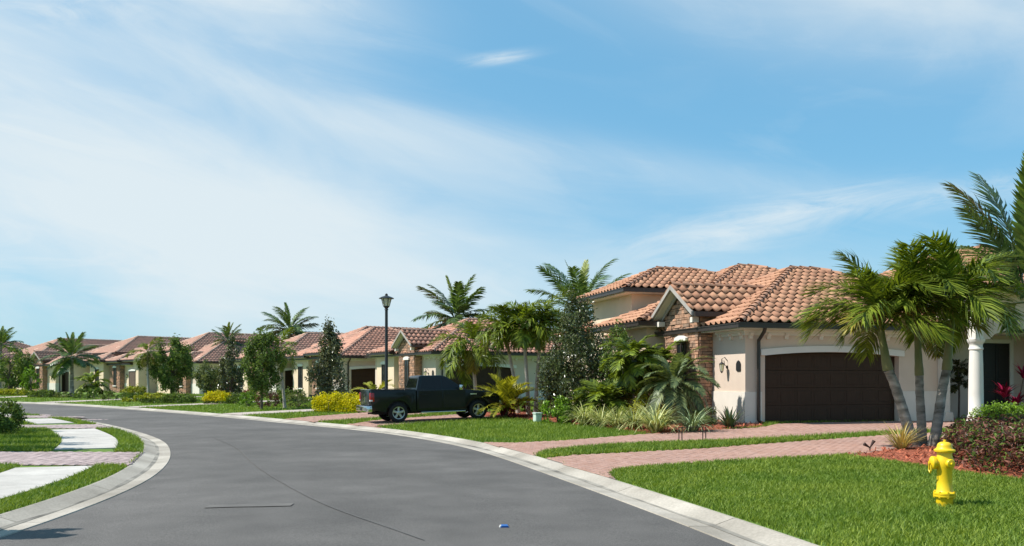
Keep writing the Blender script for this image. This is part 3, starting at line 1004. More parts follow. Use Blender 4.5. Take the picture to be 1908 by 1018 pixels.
    def window(s, face, u, v, w, z0, z1, arch=True, door=False, mat='glass'):
        """opening with a proud surround. face 'l' (towards -u) or 'f' (towards -v); u,v = centre of its foot on the wall"""
        def bx(a0, a1, d0, d1, z0_, z1_):       # a along the wall, d out from it
            return (u - d1, u - d0, v + a0, v + a1, z0_, z1_) if face == 'l' else (u + a0, u + a1, v - d1, v - d0, z0_, z1_)
        h = w / 2
        fr = s.b('door' if door else 'window', 'frame', bx(-h, -h + 0.06, 0, 0.05, z0, z1), bx(h - 0.06, h, 0, 0.05, z0, z1), bx(-h + 0.06, h - 0.06, 0, 0.05, z1 - 0.06, z1),
                 *([] if door else [bx(-h + 0.06, h - 0.06, 0, 0.05, z0, z0 + 0.06), bx(-0.02, 0.02, 0, 0.045, z0 + 0.06, z1 - 0.06)]))
        m_ = MB(); m_.box(*bx(-h + 0.06, h - 0.06, -0.01, 0.02, z0, z1 - 0.06)); m_.build('leaf' if door else 'pane', mat, fr)
        # lintel and sill
        m_ = MB()
        if arch:
            poly = [(-h - 0.1, z1), (h + 0.1, z1)] + [(x, z1 + 0.13 + 0.09 * (1 - (x / (h + 0.1)) ** 2)) for x in np.linspace(h + 0.1, -h - 0.1, 9)]
        else:
            poly = [(-h - 0.1, z1), (h + 0.1, z1), (h + 0.1, z1 + 0.16), (-h - 0.1, z1 + 0.16)]
        if face == 'l': m_.prism([(v + a, z) for a, z in poly], 'x', u - 0.09, u - 0.001)
        else: m_.prism([(u + a, z) for a, z in poly], 'y', v - 0.09, v - 0.001)
        m_.build('lintel', 'white', s.root, fix=True)
        if not door: s.b('sill', 'white', bx(-h - 0.08, h + 0.08, 0, 0.1, z0 - 0.1, z0 - 0.002), bevel=0.01)

    def stones(s, u, vc, half, z0, ztop, slope, u_end, v_front, single):
        """ledge stones on the gable end (u plane) and on its street-side flank"""
        rnd = random.Random(5)
        rows = []
        z = z0
        while z < ztop(vc):
            h = rnd.uniform(0.06, 0.14)
            v = vc - half - 0.02 + rnd.uniform(-0.1, 0)
            while v < vc + half:
                w = rnd.uniform(0.13, 0.42)
                a, b = max(v, vc - half - 0.02), min(v + w, vc + half + 0.02)
                mid = (a + b) / 2
                if b - a > 0.05 and z + h * 0.6 < min(ztop(a), ztop(b)) + 0.05:
                    rows.append(('l', a, b, z, h, rnd.uniform(0.025, 0.06)))
                v += w
            v = u + rnd.uniform(-0.1, 0)
            while v < u_end:
                w = rnd.uniform(0.16, 0.4)
                a, b = max(v, u), min(v + w, u_end)
                if b - a > 0.05 and z + h < ztop(vc - half) + 0.02: rows.append(('f', a, b, z, h, rnd.uniform(0.025, 0.06)))
                v += w
            z += h
        joined = MB()
        rows.sort(key=lambda q: -q[3])
        for i, (f, a, b, z, h, d) in enumerate(rows):
            m_ = MB() if single and i < 300 else joined
            g_ = 0.008
            if f == 'l': bx = (u - d, u - 0.001, a + g_, b - g_, z + g_, z + h - g_)
            else: bx = (a + g_, b - g_, v_front - d, v_front - 0.001, z + g_, z + h - g_)
            o = len(m_.v)
            m_.box(*bx)
            for q in range(o, o + 8):
                p = m_.v[q]; j = [rnd.uniform(-0.012, 0.012) for _ in range(3)]
                if f == 'l': m_.v[q] = (p[0] + (j[0] if p[0] < u - 0.01 else 0), p[1] + j[1] * 0.5, p[2] + j[2] * 0.5)
                else: m_.v[q] = (p[0] + j[0] * 0.5, p[1] + (j[1] if p[1] < v_front - 0.01 else 0), p[2] + j[2] * 0.5)
            if m_ is not joined: m_.build('stone', 'stone', s.root)
        if joined.v: joined.build('stone_cladding', 'stone_i', s.root, kind='stuff')


def arch_line(u0, u1, z, rise, n=16):
    return [(x, z + rise * (1 - ((x - (u0 + u1) / 2) / ((u1 - u0) / 2)) ** 2)) for x in np.linspace(u0, u1, n)]


def villa(label, loc, th, pal, detail, npick=0, tower='gable', main_u=11.0, wall='stucco', singles=False, front_end=7.05, wings='full'):
    s = Villa(label, loc, th, pal, detail, wall)
    EV = 3.07
    D0, D1 = 0.68, 5.58
    # garage block; the front wall is left open at the door
    oh = 0.45
    e = (-oh, main_u + oh, -oh, 9.75 + oh)
    sl_, ln, (a, b) = hip_slopes(*e, EV, 0.455)
    s.slopes += sl_; s.lines += ln
    s.roof_deck.add([(e[0], e[2], EV - .03), (e[1], e[2], EV - .03), (e[1], e[3], EV - .03), (e[0], e[3], EV - .03), (a[0], a[1], a[2] - .02), (b[0], b[1], b[2] - .02)],
                    [(0, 1, 5, 4), (1, 2, 5), (2, 3, 4, 5), (3, 0, 4)])
    s.soffit.box(e[0] + .01, e[1] - .01, e[2] + .01, e[3] - .01, EV - .2, EV - .05)
    s.gutters(e, EV)
    m_ = MB()
    zt = EV - 0.201
    m_.box(0, min(main_u, front_end), 0.35, 9.75, -0.3, zt)
    m_.box(0, D0, 0, 0.349, -0.3, zt)
    m_.box(D1, front_end, 0, 0.349, -0.3, zt)
    m_.prism([(D0 + 0.001, zt), (D0 + 0.001, 2.1)] + arch_line(D0 + 0.001, D1 - 0.001, 2.1, 0.12) + [(D1 - 0.001, 2.1), (D1 - 0.001, zt)], 'y', 0, 0.349)
    m_.build('wall', s.wall, s.root, fix=True)
    # lighter plinth band
    pz = 0.98
    for q in ((-0.035, D0 - 0.12, -0.035, -0.002, -0.3, pz), (-0.035, -0.002, 0, 1.99, -0.3, pz), (D1 + 0.12, front_end, -0.035, -0.002, -0.3, pz)):
        s.b('plinth', 'cream', q)
    # garage door in sections, its arched white surround
    gd = s.b('garage_door', 'gdoor', (D0 - 0.02, D1 + 0.02, 0.22, 0.30, -0.05, 2.3))
    rows, cols = 4, 8
    for r in range(rows):
        z0 = 0.02 + r * 0.545
        m_ = MB(); m_.box(D0 + 0.01, D1 - 0.01, 0.195, 0.2195, z0, z0 + 0.53)
        if detail:
            for c in range(cols):
                x0 = D0 + 0.08 + c * (D1 - D0 - 0.1) / cols
                m_.box(x0, x0 + 0.5, 0.191, 0.1945, z0 + 0.08, z0 + 0.44)
        m_.build('door_section', 'gdoor', gd, bevel=0.006)
    m_ = MB()
    out_ = arch_line(D0 - 0.17, D1 + 0.17, 2.28, 0.13)
    inn = arch_line(D0, D1, 2.1, 0.12)[::-1]
    m_.prism([(D0 - 0.17, 2.1)] + out_ + [(D1 + 0.17, 2.1)] + inn, 'y', -0.06, -0.002)
    m_.build('arch_trim', 'white', s.root, fix=True)
    # frieze with corbels under the eaves
    fz = EV - 0.2
    s.b('frieze', 'cream', (-0.06, front_end, -0.06, -0.001, fz - 0.16, fz - 0.001), (-0.06, -0.001, 0, 1.6, fz - 0.16, fz - 0.001), (-0.12, front_end, -0.14, -0.061, fz - 0.075, fz - 0.001), (-0.14, -0.061, -0.06, 1.6, fz - 0.075, fz - 0.001))
    nb = int(front_end / 0.62)
    if detail:
        for i in range(nb + 1):
            x = 0.1 + i * 0.62
            MB().prism([(0, fz - .08), (-.13, fz - .08), (-.13, fz - .12), (-.07, fz - .19), (-.062, fz - .27), (0, fz - .27)], 'x', x, x + 0.13).build('corbel', 'cream', s.root, fix=True)
        for i in range(3):
            y = 0.1 + i * 0.62
            MB().prism([(0, fz - .08), (-.13, fz - .08), (-.13, fz - .12), (-.07, fz - .19), (-.062, fz - .27), (0, fz - .27)], 'y', y, y + 0.13).build('corbel', 'cream', s.root, fix=True)
    # downspout
    x = 0.40
    MB().tube([(x - 0.02, -0.5, EV - 0.14), (x - 0.02, -0.42, EV - 0.28), (x, -0.1, EV - 0.52), (x, -0.1, EV - 0.7), (x, -0.1, 0.12), (x + 0.1, -0.12, 0.03), (x + 0.35, -0.14, 0.0)], 0.055, 8).build('downspout', 'bronze', s.root, smooth=True)
    # wall lantern and house plaque on the sunlit flank
    y = 1.05
    m_ = MB()
    m_.tube([(0, y, 1.95), (-0.1, y, 2.06), (-0.2, y, 2.0), (-0.2, y, 1.92)], 0.014, 6)
    m_.tube([(-0.001, y, 1.75), (-0.03, y, 1.75)], 0.05, 8)
    m_.tube([(-0.02, y, 1.76), (-0.1, y, 1.82), (-0.12, y, 1.95), (-0.2, y, 1.94)], 0.011, 6)
    m_.lathe([(0.09, 0.0), (0.10, 0.01), (0.05, 0.05), (0.01, 0.08)], 6, Matrix.Translation((-0.2, y, 1.84)))
    m_.lathe([(0.012, -0.06), (0.03, -0.04), (0.055, 0.0)], 6, Matrix.Translation((-0.2, y, 1.62)))
    for k_ in range(6):
        w = k_ * math.pi / 3
        m_.tube([(-0.2 + 0.05 * math.cos(w), y + 0.05 * math.sin(w), 1.62), (-0.2 + 0.085 * math.cos(w), y + 0.085 * math.sin(w), 1.84)], 0.007, 4)
    ln_ = m_.build('wall_lantern', 'black', s.root)
    MB().lathe([(0.045, 1.625), (0.078, 1.838)], 6, Matrix.Translation((-0.2, y, 0))).build('lantern_glass', 'lampglass', ln_)
    m_ = MB()
    m_.prism([(0.24 + q[0], 1.62 + q[1]) for q in ((0, 0.03), (0.03, 0), (0.22, 0), (0.25, 0.03), (0.25, 0.22), (0.2, 0.29), (0.125, 0.33), (0.05, 0.29), (0, 0.22))], 'x', -0.03, -0.001)
    m_.build('house_plaque', 'black', s.root, fix=True)
    # entry bay: stone-clad, gable or hip, facing the street
    vc, half, uf = 3.2, 1.2, -0.48
    if tower == 'gable':
        GE, GP, GH = 3.55, 0.65, 1.5
        s.gable(uf - 0.42, 4.0, vc, GH, GE, GP)
        za = GE + GH * GP
        top = lambda v: GE + (GH - abs(v - vc)) * GP - 0.14
        MB().prism([(vc - half, -0.3), (vc + half, -0.3), (vc + half, top(vc + half)), (vc, top(vc)), (vc - half, top(vc - half))], 'x', uf, 2.5).build('wall', 'mortar', s.root, fix=True)
        # pale board framing the gable under the rakes
        for sg in (-1, 1):
            p = [(vc + sg * (half + 0.1), top(vc + half + 0.1) + 0.05), (vc, top(vc) + 0.05), (vc, top(vc) - 0.13), (vc + sg * (half + 0.1), top(vc + half + 0.1) - 0.13)]
            MB().prism(p, 'x', uf - 0.11, uf - 0.065).build('rake_board', 'rake', s.root, fix=True)
            b0 = vc + sg * (half + 0.1)
            s.b('eave_return', 'cream', (uf - 0.3, uf - 0.066, min(b0, b0 - sg * 0.16), max(b0, b0 - sg * 0.16), GE - 0.34, GE - 0.17))
        s.stones(uf, vc, half, -0.05, lambda v: top(v) - 0.1, 0, 0.0, vc - half, singles)
    else:
        GE = 3.35
        s.hip(uf, 3.0, vc - half, vc + half, GE, 0.44, 0.42, wall='mortar')
        s.stones(uf, vc, half, -0.05, lambda v: GE - 0.2, 0, 0.0, vc - half, singles)
    s.window('l', uf - 0.05, vc - 0.1, 0.62, 0.75, 2.62)
    # long narrow pilaster strips beside the window
    # side and rear wings
    if wings == 'full':
        s.hip(-0.9, 3.2, 5.1, 8.6, 3.42, 0.43, wall='stucco_y')
        s.window('l', -0.9, 6.7, 0.95, 0.7, 2.5)
        s.hip(-0.1, 6.0, 8.2, 12.4, 4.94, 0.43, oh=0.5, wall='stucco_y')
        s.hip(3.2, 10.5, 7.9, 14.2, 4.86, 0.43, oh=0.5)
        s.hip(-0.1, 3.0, 12.8, 16.2, 3.42, 0.43, wall='stucco_y')
        s.window('l', -0.1, 14.4, 1.0, 0.8, 2.4)
    elif wings == 'low':
        s.hip(-0.35, 3.2, 5.6, 8.6, 3.2, 0.43, wall='stucco_y')
        s.window('l', -0.35, 7.2, 0.9, 0.7, 2.4)
        s.hip(3.0, 16.0, 6.4, 13.6, 4.0, 0.455, oh=0.5)
    else:                                   # far villas show their street fronts
        s.hip(-0.9, 3.2, 5.1, 8.6, 3.42, 0.43, wall='stucco_y')
        s.window('l', -0.9, 6.7, 0.95, 0.7, 2.5)
        s.hip(1.2, 17.0, 6.2, 14.0, 4.35, 0.46, oh=0.5, wall='stucco_y')
        s.hip(-2.2, 3.0, 10.2, 13.6, 3.42, 0.43, wall='stucco_y')
        s.window('l', -2.2, 12.0, 1.9, 0.05, 2.25, door=True, mat='wood')
    if front_end > 8: s.window('f', 8.6, 0, 1.0, 0.9, 2.3)
    s.finish(npick)
    return s


C_at = lambda X, Y: (X, Y, tz(X, Y))
villa('tan villa with stone gable and wide brown garage door behind the two paved driveways', C1, TH1, 'peach', True, 300, singles=True)
villa('tan villa with stone gable directly behind the black pickup truck', (-4.66, 52.45, 0.30), math.radians(31), 'mixed', True, 300, front_end=11.0, wings='low')
villa('tan villa with hipped stone bay behind the yellow hedge and dark conical tree', (-12.2, 61.8, 0.30), math.radians(35), 'mixed', False, 0, tower='hip', front_end=11.0, wings='low')
villa('villa with pale gable half hidden behind light green oval tree', (-19.2, 70.2, 0.30), math.radians(38), 'rose', False, 0, front_end=11.0, wings='low', main_u=15.0)
villa('villa with dark rose roof behind the round dark green tree', (-29.7, 81.6, 0.30), math.radians(42), 'rose', False, 0, tower='hip', front_end=11.0, wings='far', main_u=15.0)
villa('cream villa with rose roof just right of the tall coconut palm by the bend', (-39.5, 89.5, 0.30), math.radians(48), 'rose', False, 0, tower='hip', wall='stucco_y', front_end=11.0, wings='far', main_u=15.0)
villa('cream villa behind the tall coconut palm at the bend of the street', (-50.5, 95.0, 0.30), math.radians(52), 'rose', False, 0, tower='gable', wall='stucco_y', front_end=11.0, wings='far', main_u=15.0)
villa('farthest villa at the end of the visible street', (-65.5, 99.0, 0.30), math.radians(56), 'rose', False, 0, tower='gable', wall='stucco_y', front_end=11.0, wings='far', main_u=15.0)


def entry_villa():
    s = Villa('villa with tall arched portico and round white column beside the magenta plant', C1, TH1, 'peach', True, 'stucco')
    E = 4.21
    ev = (6.9, 15.5, -1.95, 8.8)
    sl_, ln, (a, b) = hip_slopes(*ev, E, 0.455)
    # hip with ridge along v would start at u=11.2; the apex sits behind the palms
    s.slopes += sl_; s.lines += ln
    c = [(ev[0], ev[2], E - .03), (ev[1], ev[2], E - .03), (ev[1], ev[3], E - .03), (ev[0], ev[3], E - .03), (a[0], a[1], a[2] - .02), (b[0], b[1], b[2] - .02)]
    s.roof_deck.add(c, [(0, 1, 4), (1, 2, 5, 4), (2, 3, 5), (3, 0, 4, 5)])
    s.soffit.box(ev[0] + .01, ev[1] - .01, ev[2] + .01, ev[3] - .01, E - .2, E - .05)
    s.gutters(ev, E)
    zt = E - .201
    s.b('wall', 'stucco', (7.2, 15.0, 0.9, 8.3, -0.3, zt), (7.051, 7.35, 0.0, 0.899, -0.3, zt), (11.6, 15.0, -0.6, 0.899, -0.3, zt))
    # side arch facing the street and the front beam of the portico
    m_ = MB()
    v0, v1, zs = -1.5, -0.001, 2.62
    aw = [(v, zs + 0.62 * math.sqrt(max(0, 1 - ((v + 0.72) / 0.5) ** 2))) for v in np.linspace(-0.22, -1.22, 15)]
    m_.prism([(v0, zs), (v0, zt), (v1, zt), (v1, zs)] + aw, 'x', 7.15, 7.45)
    m_.build('portico_arch', 'cream', s.root, fix=True)
    m_ = MB()
    au = [(u, zs + 0.35 * math.sqrt(max(0, 1 - ((u - 9.5) / 1.8) ** 2))) for u in np.linspace(11.3, 7.7, 21)]
    m_.prism([(7.451, zs), (7.451, zt), (11.9, zt), (11.9, zs)] + au, 'y', -1.5, -1.2)
    m_.build('portico_beam', 'stucco', s.root, fix=True)
    prof = [(0.27, 0.0), (0.27, 0.12), (0.24, 0.15), (0.25, 0.2), (0.215, 0.26), (0.215, 0.9), (0.2, 1.8), (0.185, 2.28), (0.21, 2.3), (0.21, 2.34), (0.188, 2.37), (0.19, 2.46), (0.22, 2.5), (0.25, 2.55), (0.26, 2.62)]
    for u in (7.36, 11.62):
        MB().lathe(prof, 24, Matrix.Translation((u, -1.3, 0))).build('column', 'white', s.root, smooth=True)
    MB().box(7.08, 7.32, -0.3, -0.002, -0.02, 2.62).build('pilaster', 'cream', s.root, bevel=0.02)
    s.b('pilaster_capital', 'cream', (7.03, 7.37, -0.36, -0.003, 2.48, 2.615), bevel=0.015)
    MB().prism([(7.0, 0), (7.4, 0), (7.34, 0.3), (7.06, 0.3)], 'y', -0.38, -0.305).build('pilaster_foot', 'cream', s.root)
    s.b('porch_floor', 'paver', (7.0, 11.9, -1.6, 0.9, -0.28, 0.02))
    d = s.b('door_frame', 'cream', (9.55, 9.7, 0.82, 0.898, 0.02, 2.75), (10.9, 11.05, 0.82, 0.898, 0.02, 2.75), (9.7, 10.9, 0.82, 0.898, 2.62, 2.75))
    for u in (9.71, 10.31):
        m_ = MB(); m_.box(u, u + 0.58, 0.845, 0.897, 0.03, 2.61); m_.box(u + 0.1, u + 0.48, 0.835, 0.844, 0.3, 1.2); m_.box(u + 0.1, u + 0.48, 0.835, 0.844, 1.4, 2.45)
        dd = m_.build('door_leaf', 'door', d, bevel=0.006)
    s.finish(0)
    return s


entry_villa()

# ------------------------------------------------------------------ plants


def frond_mesh(name, mat, L_=2.2, droop=1.1, n=42, leaf=0.55, lw=0.035, vee=0.5, hang=0.3, fwd=0.55, seed=0, start=0.14, twist=0.0, plumose=0.0):
    """one feather leaf along +X: rachis tube with two rows of leaflets"""
    rnd = np.random.RandomState(seed)
    T = np.linspace(0, 1, 13)
    ang = -droop * T ** 1.35
    ds = L_ / 12
    x = np.concatenate([[0], np.cumsum(np.cos(ang[:-1]) * ds)]); z = np.concatenate([[0], np.cumsum(np.sin(ang[:-1]) * ds)])
    y = twist * T ** 2 * L_
    P = np.stack([x, y, z], 1)
    V, Fq, Ft = [], [], []
    r = 0.02 * (L_ / 2.2) * (1 - 0.85 * T) + 0.003
    for p, rr in zip(P, r):
        for w in (0.3, 2.4, 4.5): V.append((p[0], p[1] + rr * math.cos(w), p[2] + rr * math.sin(w)))
    for i in range(12):
        for k_ in range(3): Fq.append((i * 3 + k_, i * 3 + (k_ + 1) % 3, i * 3 + 3 + (k_ + 1) % 3, i * 3 + 3 + k_))
    for i in range(n):
        t = start + (1 - start) * (i + 0.5) / n
        a = -droop * t ** 1.35
        tan = np.array([math.cos(a), 2 * twist * t, math.sin(a)]); tan /= np.linalg.norm(tan)
        nor = np.array([-math.sin(a), 0, math.cos(a)])
        o = np.array([np.interp(t, T, P[:, j]) for j in range(3)])
        prof = min(1.0, 0.35 + 2.6 * (t - start) / (1 - start)) * (1 - 0.62 * max(0, (t - 0.55) / 0.45) ** 1.6)
        for sg in (-1, 1):
            ln = leaf * prof * rnd.uniform(0.86, 1.1)
            f = fwd + 0.7 * max(0, t - 0.6) + rnd.normal(0, 0.06)
            v = vee + rnd.normal(0, 0.1) + plumose * rnd.uniform(-1, 1)
            d = np.array([0, sg, 0]) * math.cos(v) + nor * math.sin(v) + tan * f
            d /= np.linalg.norm(d)
            wd = np.cross(d, nor); wd /= np.linalg.norm(wd) + 1e-9
            h = hang * rnd.uniform(0.7, 1.35)
            b0, b1 = o, o + d * ln * 0.5 + np.array([0, 0, -h * ln * 0.16])
            tp = o + d * ln * 0.96 + np.array([0, 0, -h * ln * 0.8])
            w_ = lw * (0.8 + 0.4 * rnd.rand())
            k_ = len(V)
            V += [tuple(b0 - wd * w_ * 0.5), tuple(b0 + wd * w_ * 0.5), tuple(b1 + wd * w_), tuple(b1 - wd * w_), tuple(tp)]
            Fq.append((k_, k_ + 1, k_ + 2, k_ + 3)); Ft.append((k_ + 3, k_ + 2, k_ + 4))
    me = npobj(name, V, [np.array(Fq), np.array(Ft)], mat, None, True)
    d = me.data
    bpy.data.objects.remove(me)
    return d


FR = {}


def frond_set(key, count, **kw):
    FR[key] = [frond_mesh('frond', seed=100 + i * 7, **{k_: (v(i) if callable(v) else v) for k_, v in kw.items()}) for i in range(count)]


rr = lambda a, b: (lambda i: a + (b - a) * ((i * 0.618) % 1))
frond_set('adonidia', 6, mat='palm_near', L_=rr(1.75, 2.15), droop=rr(1.8, 2.5), n=66, leaf=0.54, lw=0.021, vee=0.35, hang=0.95, fwd=0.6, plumose=0.6, twist=rr(-0.15, 0.15))
frond_set('adonidia_up', 3, mat='palm_near', L_=rr(1.7, 1.95), droop=rr(1.0, 1.6), n=64, leaf=0.54, lw=0.021, vee=0.4, hang=0.7, fwd=0.65, plumose=0.55, twist=rr(-0.1, 0.1))
frond_set('adonidia_old', 2, mat='palm_old', L_=1.3, droop=2.3, n=44, leaf=0.42, lw=0.024, vee=0.2, hang=0.6, plumose=0.7)
frond_set('adonidia_far', 5, mat='palm_near', L_=rr(1.4, 1.75), droop=rr(1.0, 2.0), n=40, leaf=0.5, lw=0.03, vee=0.35, hang=0.6, plumose=0.6)
frond_set('coco', 6, mat='palm_coco', L_=rr(2.9, 3.5), droop=rr(0.35, 1.2), n=60, leaf=0.8, lw=0.032, vee=0.15, hang=0.45, fwd=0.7, twist=rr(-0.2, 0.2), plumose=0.12)
frond_set('coco_far', 6, mat='palm_coco', L_=rr(2.8, 3.5), droop=rr(0.4, 1.4), n=46, leaf=0.8, lw=0.048, vee=0.15, hang=0.5, fwd=0.7, twist=rr(-0.2, 0.2), plumose=0.15)
frond_set('spear', 2, mat='palm_spear', L_=2.9, droop=0.3, n=64, leaf=0.5, lw=0.03, vee=0.2, hang=0.15, fwd=0.9, plumose=0.15)
frond_set('coco_near', 4, mat='palm_coco', L_=rr(2.6, 3.0), droop=rr(0.35, 0.8), n=66, leaf=0.72, lw=0.026, vee=0.12, hang=0.35, fwd=0.7, twist=rr(-0.1, 0.1))
frond_set('areca', 4, mat='palm_yellow', L_=rr(1.3, 1.8), droop=rr(0.9, 1.5), n=38, leaf=0.4, lw=0.019, vee=0.5, hang=0.3, fwd=0.8)
frond_set('pygmy', 4, mat='palm_blue', L_=rr(1.0, 1.25), droop=rr(1.2, 1.7), n=40, leaf=0.22, lw=0.014, vee=0.25, hang=0.35, fwd=0.7)
frond_set('small_green', 4, mat='palm_near', L_=rr(0.95, 1.2), droop=rr(1.1, 1.7), n=26, leaf=0.4, lw=0.042, vee=0.3, hang=0.5, plumose=0.3)
frond_set('shade', 3, mat='palm_dark', L_=0.55, droop=1.4, n=20, leaf=0.25, lw=0.02, vee=0.4, hang=0.4, plumose=0.5)


def add_frond(root, key, loc, az, el, sc=1.0, rnd=random, roll=0.0):
    o = link(bpy.data.objects.new('frond', rnd.choice(FR[key])), root)
    o.matrix_basis = Matrix.Translation(loc) @ Matrix.Rotation(az, 4, 'Z') @ Matrix.Rotation(-el, 4, 'Y') @ Matrix.Rotation(roll, 4, 'X') @ Matrix.Scale(sc, 4)
    return o


def crown(root, key, loc, n, seed, el0=1.35, el1=-0.25, sc=1.0, skip=None, r0=0.05, lean=(0, 0)):
    rnd = random.Random(seed)
    for i in range(n):
        az = i * 2.39996 + rnd.uniform(-0.25, 0.25)
        if skip and skip(az % (2 * math.pi)): continue
        f = (i + 0.5) / n
        el = el0 + (el1 - el0) * f ** 0.8 + rnd.uniform(-0.12, 0.12)
        p = Vector(loc) + Vector((math.cos(az) * r0, math.sin(az) * r0, -0.12 * f))
        add_frond(root, key, p, az, el, sc * rnd.uniform(0.86, 1.06), rnd, rnd.uniform(-0.35, 0.35))


def trunk_mesh(root, pts, r0, r1, mat, ring=0.07, flare=1.5, n=12, name='trunk', seed=1):
    P = spline3(pts, ring)
    rnd = random.Random(seed)
    R = []
    for i in range(len(P)):
        t = i / (len(P) - 1)
        r = r0 + (r1 - r0) * t
        r *= 1 + (flare - 1) * math.exp(-t * 9)
        R.append(r * (1.0 + (0.035 if i % 2 else -0.03) + rnd.uniform(-0.015, 0.015)))
    return MB().tube(P, R, n).build(name, mat, root, smooth=True)


def spline3(pts, step):
    P = [Vector(p) for p in pts]
    Q = [P[0] * 2 - P[1]] + P + [P[-1] * 2 - P[-2]]
    out = []
    for i in range(1, len(Q) - 2):
        n = max(2, int((Q[i + 1] - Q[i]).length / step))
        for k_ in range(n):
            t = k_ / n
            out.append(0.5 * (2 * Q[i] + (Q[i + 1] - Q[i - 1]) * t + (2 * Q[i - 1] - 5 * Q[i] + 4 * Q[i + 1] - Q[i + 2]) * t * t + (-Q[i - 1] + 3 * Q[i] - 3 * Q[i + 1] + Q[i + 2]) * t ** 3))
    return out + [P[-1]]


def px_pts(base, Y, pix):
    """pixels of points along a stem at depth Y -> local offsets from its base"""
    return [((q[0] - CX) / F * (Y + (q[2] if len(q) > 2 else 0)) - base[0], (q[2] if len(q) > 2 else 0), hgt(q[1], Y) - base[2]) for q in pix]


def leaves_obj(name, P, Nrm, size, mat, parent=None, aspect=0.45, seed=0, kind=None, curl=0.25):
    """folded leaf-shaped faces at points P facing roughly Nrm"""
    rnd = np.random.RandomState(seed)
    n = len(P)
    Nrm = Nrm / (np.linalg.norm(Nrm, axis=1)[:, None] + 1e-9)
    a = rnd.randn(n, 3)
    d = a - (a * Nrm).sum(1)[:, None] * Nrm; d /= np.linalg.norm(d, axis=1)[:, None]
    s_ = np.cross(Nrm, d)
    ln = size * (0.65 + 0.7 * rnd.rand(n))[:, None]
    w = ln * aspect
    base, tip = P - d * ln * 0.5, P + d * ln * 0.5 - Nrm * ln * curl
    l_, r_ = P - s_ * w * 0.5 + Nrm * ln * 0.08, P + s_ * w * 0.5 + Nrm * ln * 0.08
    V = np.stack([base, r_, tip, l_], 1).reshape(-1, 3)
    o = np.arange(n)[:, None] * 4
    Fa = np.concatenate([o + np.array([[0, 1, 2]]), o + np.array([[0, 2, 3]])])
    return npobj(name, V, Fa, mat, parent, False, kind)


def cloud_points(shape, n, nclump, rc, seed, shell=0.5):
    """leaf positions gathered in clumps inside a crown. shape(h) -> radius at relative height 0..1; returns unit-space points and outward normals"""
    rnd = np.random.RandomState(seed)
    cl = []
    while len(cl) < nclump:
        h = rnd.rand(); R = shape(h)
        a = rnd.rand() * 6.283; r = R * (shell + (1 - shell) * rnd.rand() ** 0.6)
        if rnd.rand() < R + 0.1: cl.append((r * math.cos(a), r * math.sin(a), h))
    cl = np.array(cl)
    idx = rnd.randint(0, nclump, n)
    P = cl[idx] + rnd.randn(n, 3) * rc * np.array([1, 1, 0.6])
    out = P - np.array([0, 0, 0.42]); out[:, 2] *= 0.6
    Nr = out / (np.linalg.norm(out, axis=1)[:, None] + 1e-6) + rnd.randn(n, 3) * 0.55 + np.array([0, 0, 0.35])
    return P, Nr, cl


def tree(label, x, y, h, w, mat, shape, n=2600, nclump=60, leaf=0.13, bark='bark2', trunk_h=0.25, seed=0, aspect=0.45, group=None, name='broadleaf_tree', rc=None, shell=0.35, tr=0.06):
    z = tz(x, y)
    root = thing(name, label, 'tree', (x, y, z), 0, group)
    ch = h * (1 - trunk_h)
    n = int(n * 1.5)
    P, Nr, cl = cloud_points(shape, n, nclump, rc or 0.085, seed, shell)
    P = P * np.array([w / 2, w / 2, ch]) + np.array([0, 0, h * trunk_h])
    P[:, 2] = np.maximum(P[:, 2], 0.05)
    leaves_obj('crown', P, Nr, leaf, mat, root, aspect, seed)
    rnd = random.Random(seed)
    trunk_mesh(root, [(0, 0, -0.1), (rnd.uniform(-.05, .05), 0.02, h * 0.3), (rnd.uniform(-.06, .06), 0, h * 0.6), (0, 0, h * 0.93)], tr, tr * 0.18, bark, 0.12, 1.5, 8)
    for i in range(10):
        c = cl[rnd.randrange(len(cl))]
        zz = h * trunk_h + c[2] * ch
        s0 = max(h * trunk_h * 0.7, zz - 0.25 * h)
        p1 = Vector((c[0] * w / 2 * 0.9, c[1] * w / 2 * 0.9, zz))
        p0 = Vector((0, 0, s0))
        MB().tube([p0, p0.lerp(p1, 0.5) + Vector((0, 0, 0.04 * h)), p1], [tr * 0.4, tr * 0.28, tr * 0.1], 5).build('branch', bark, root, smooth=True)
    return root


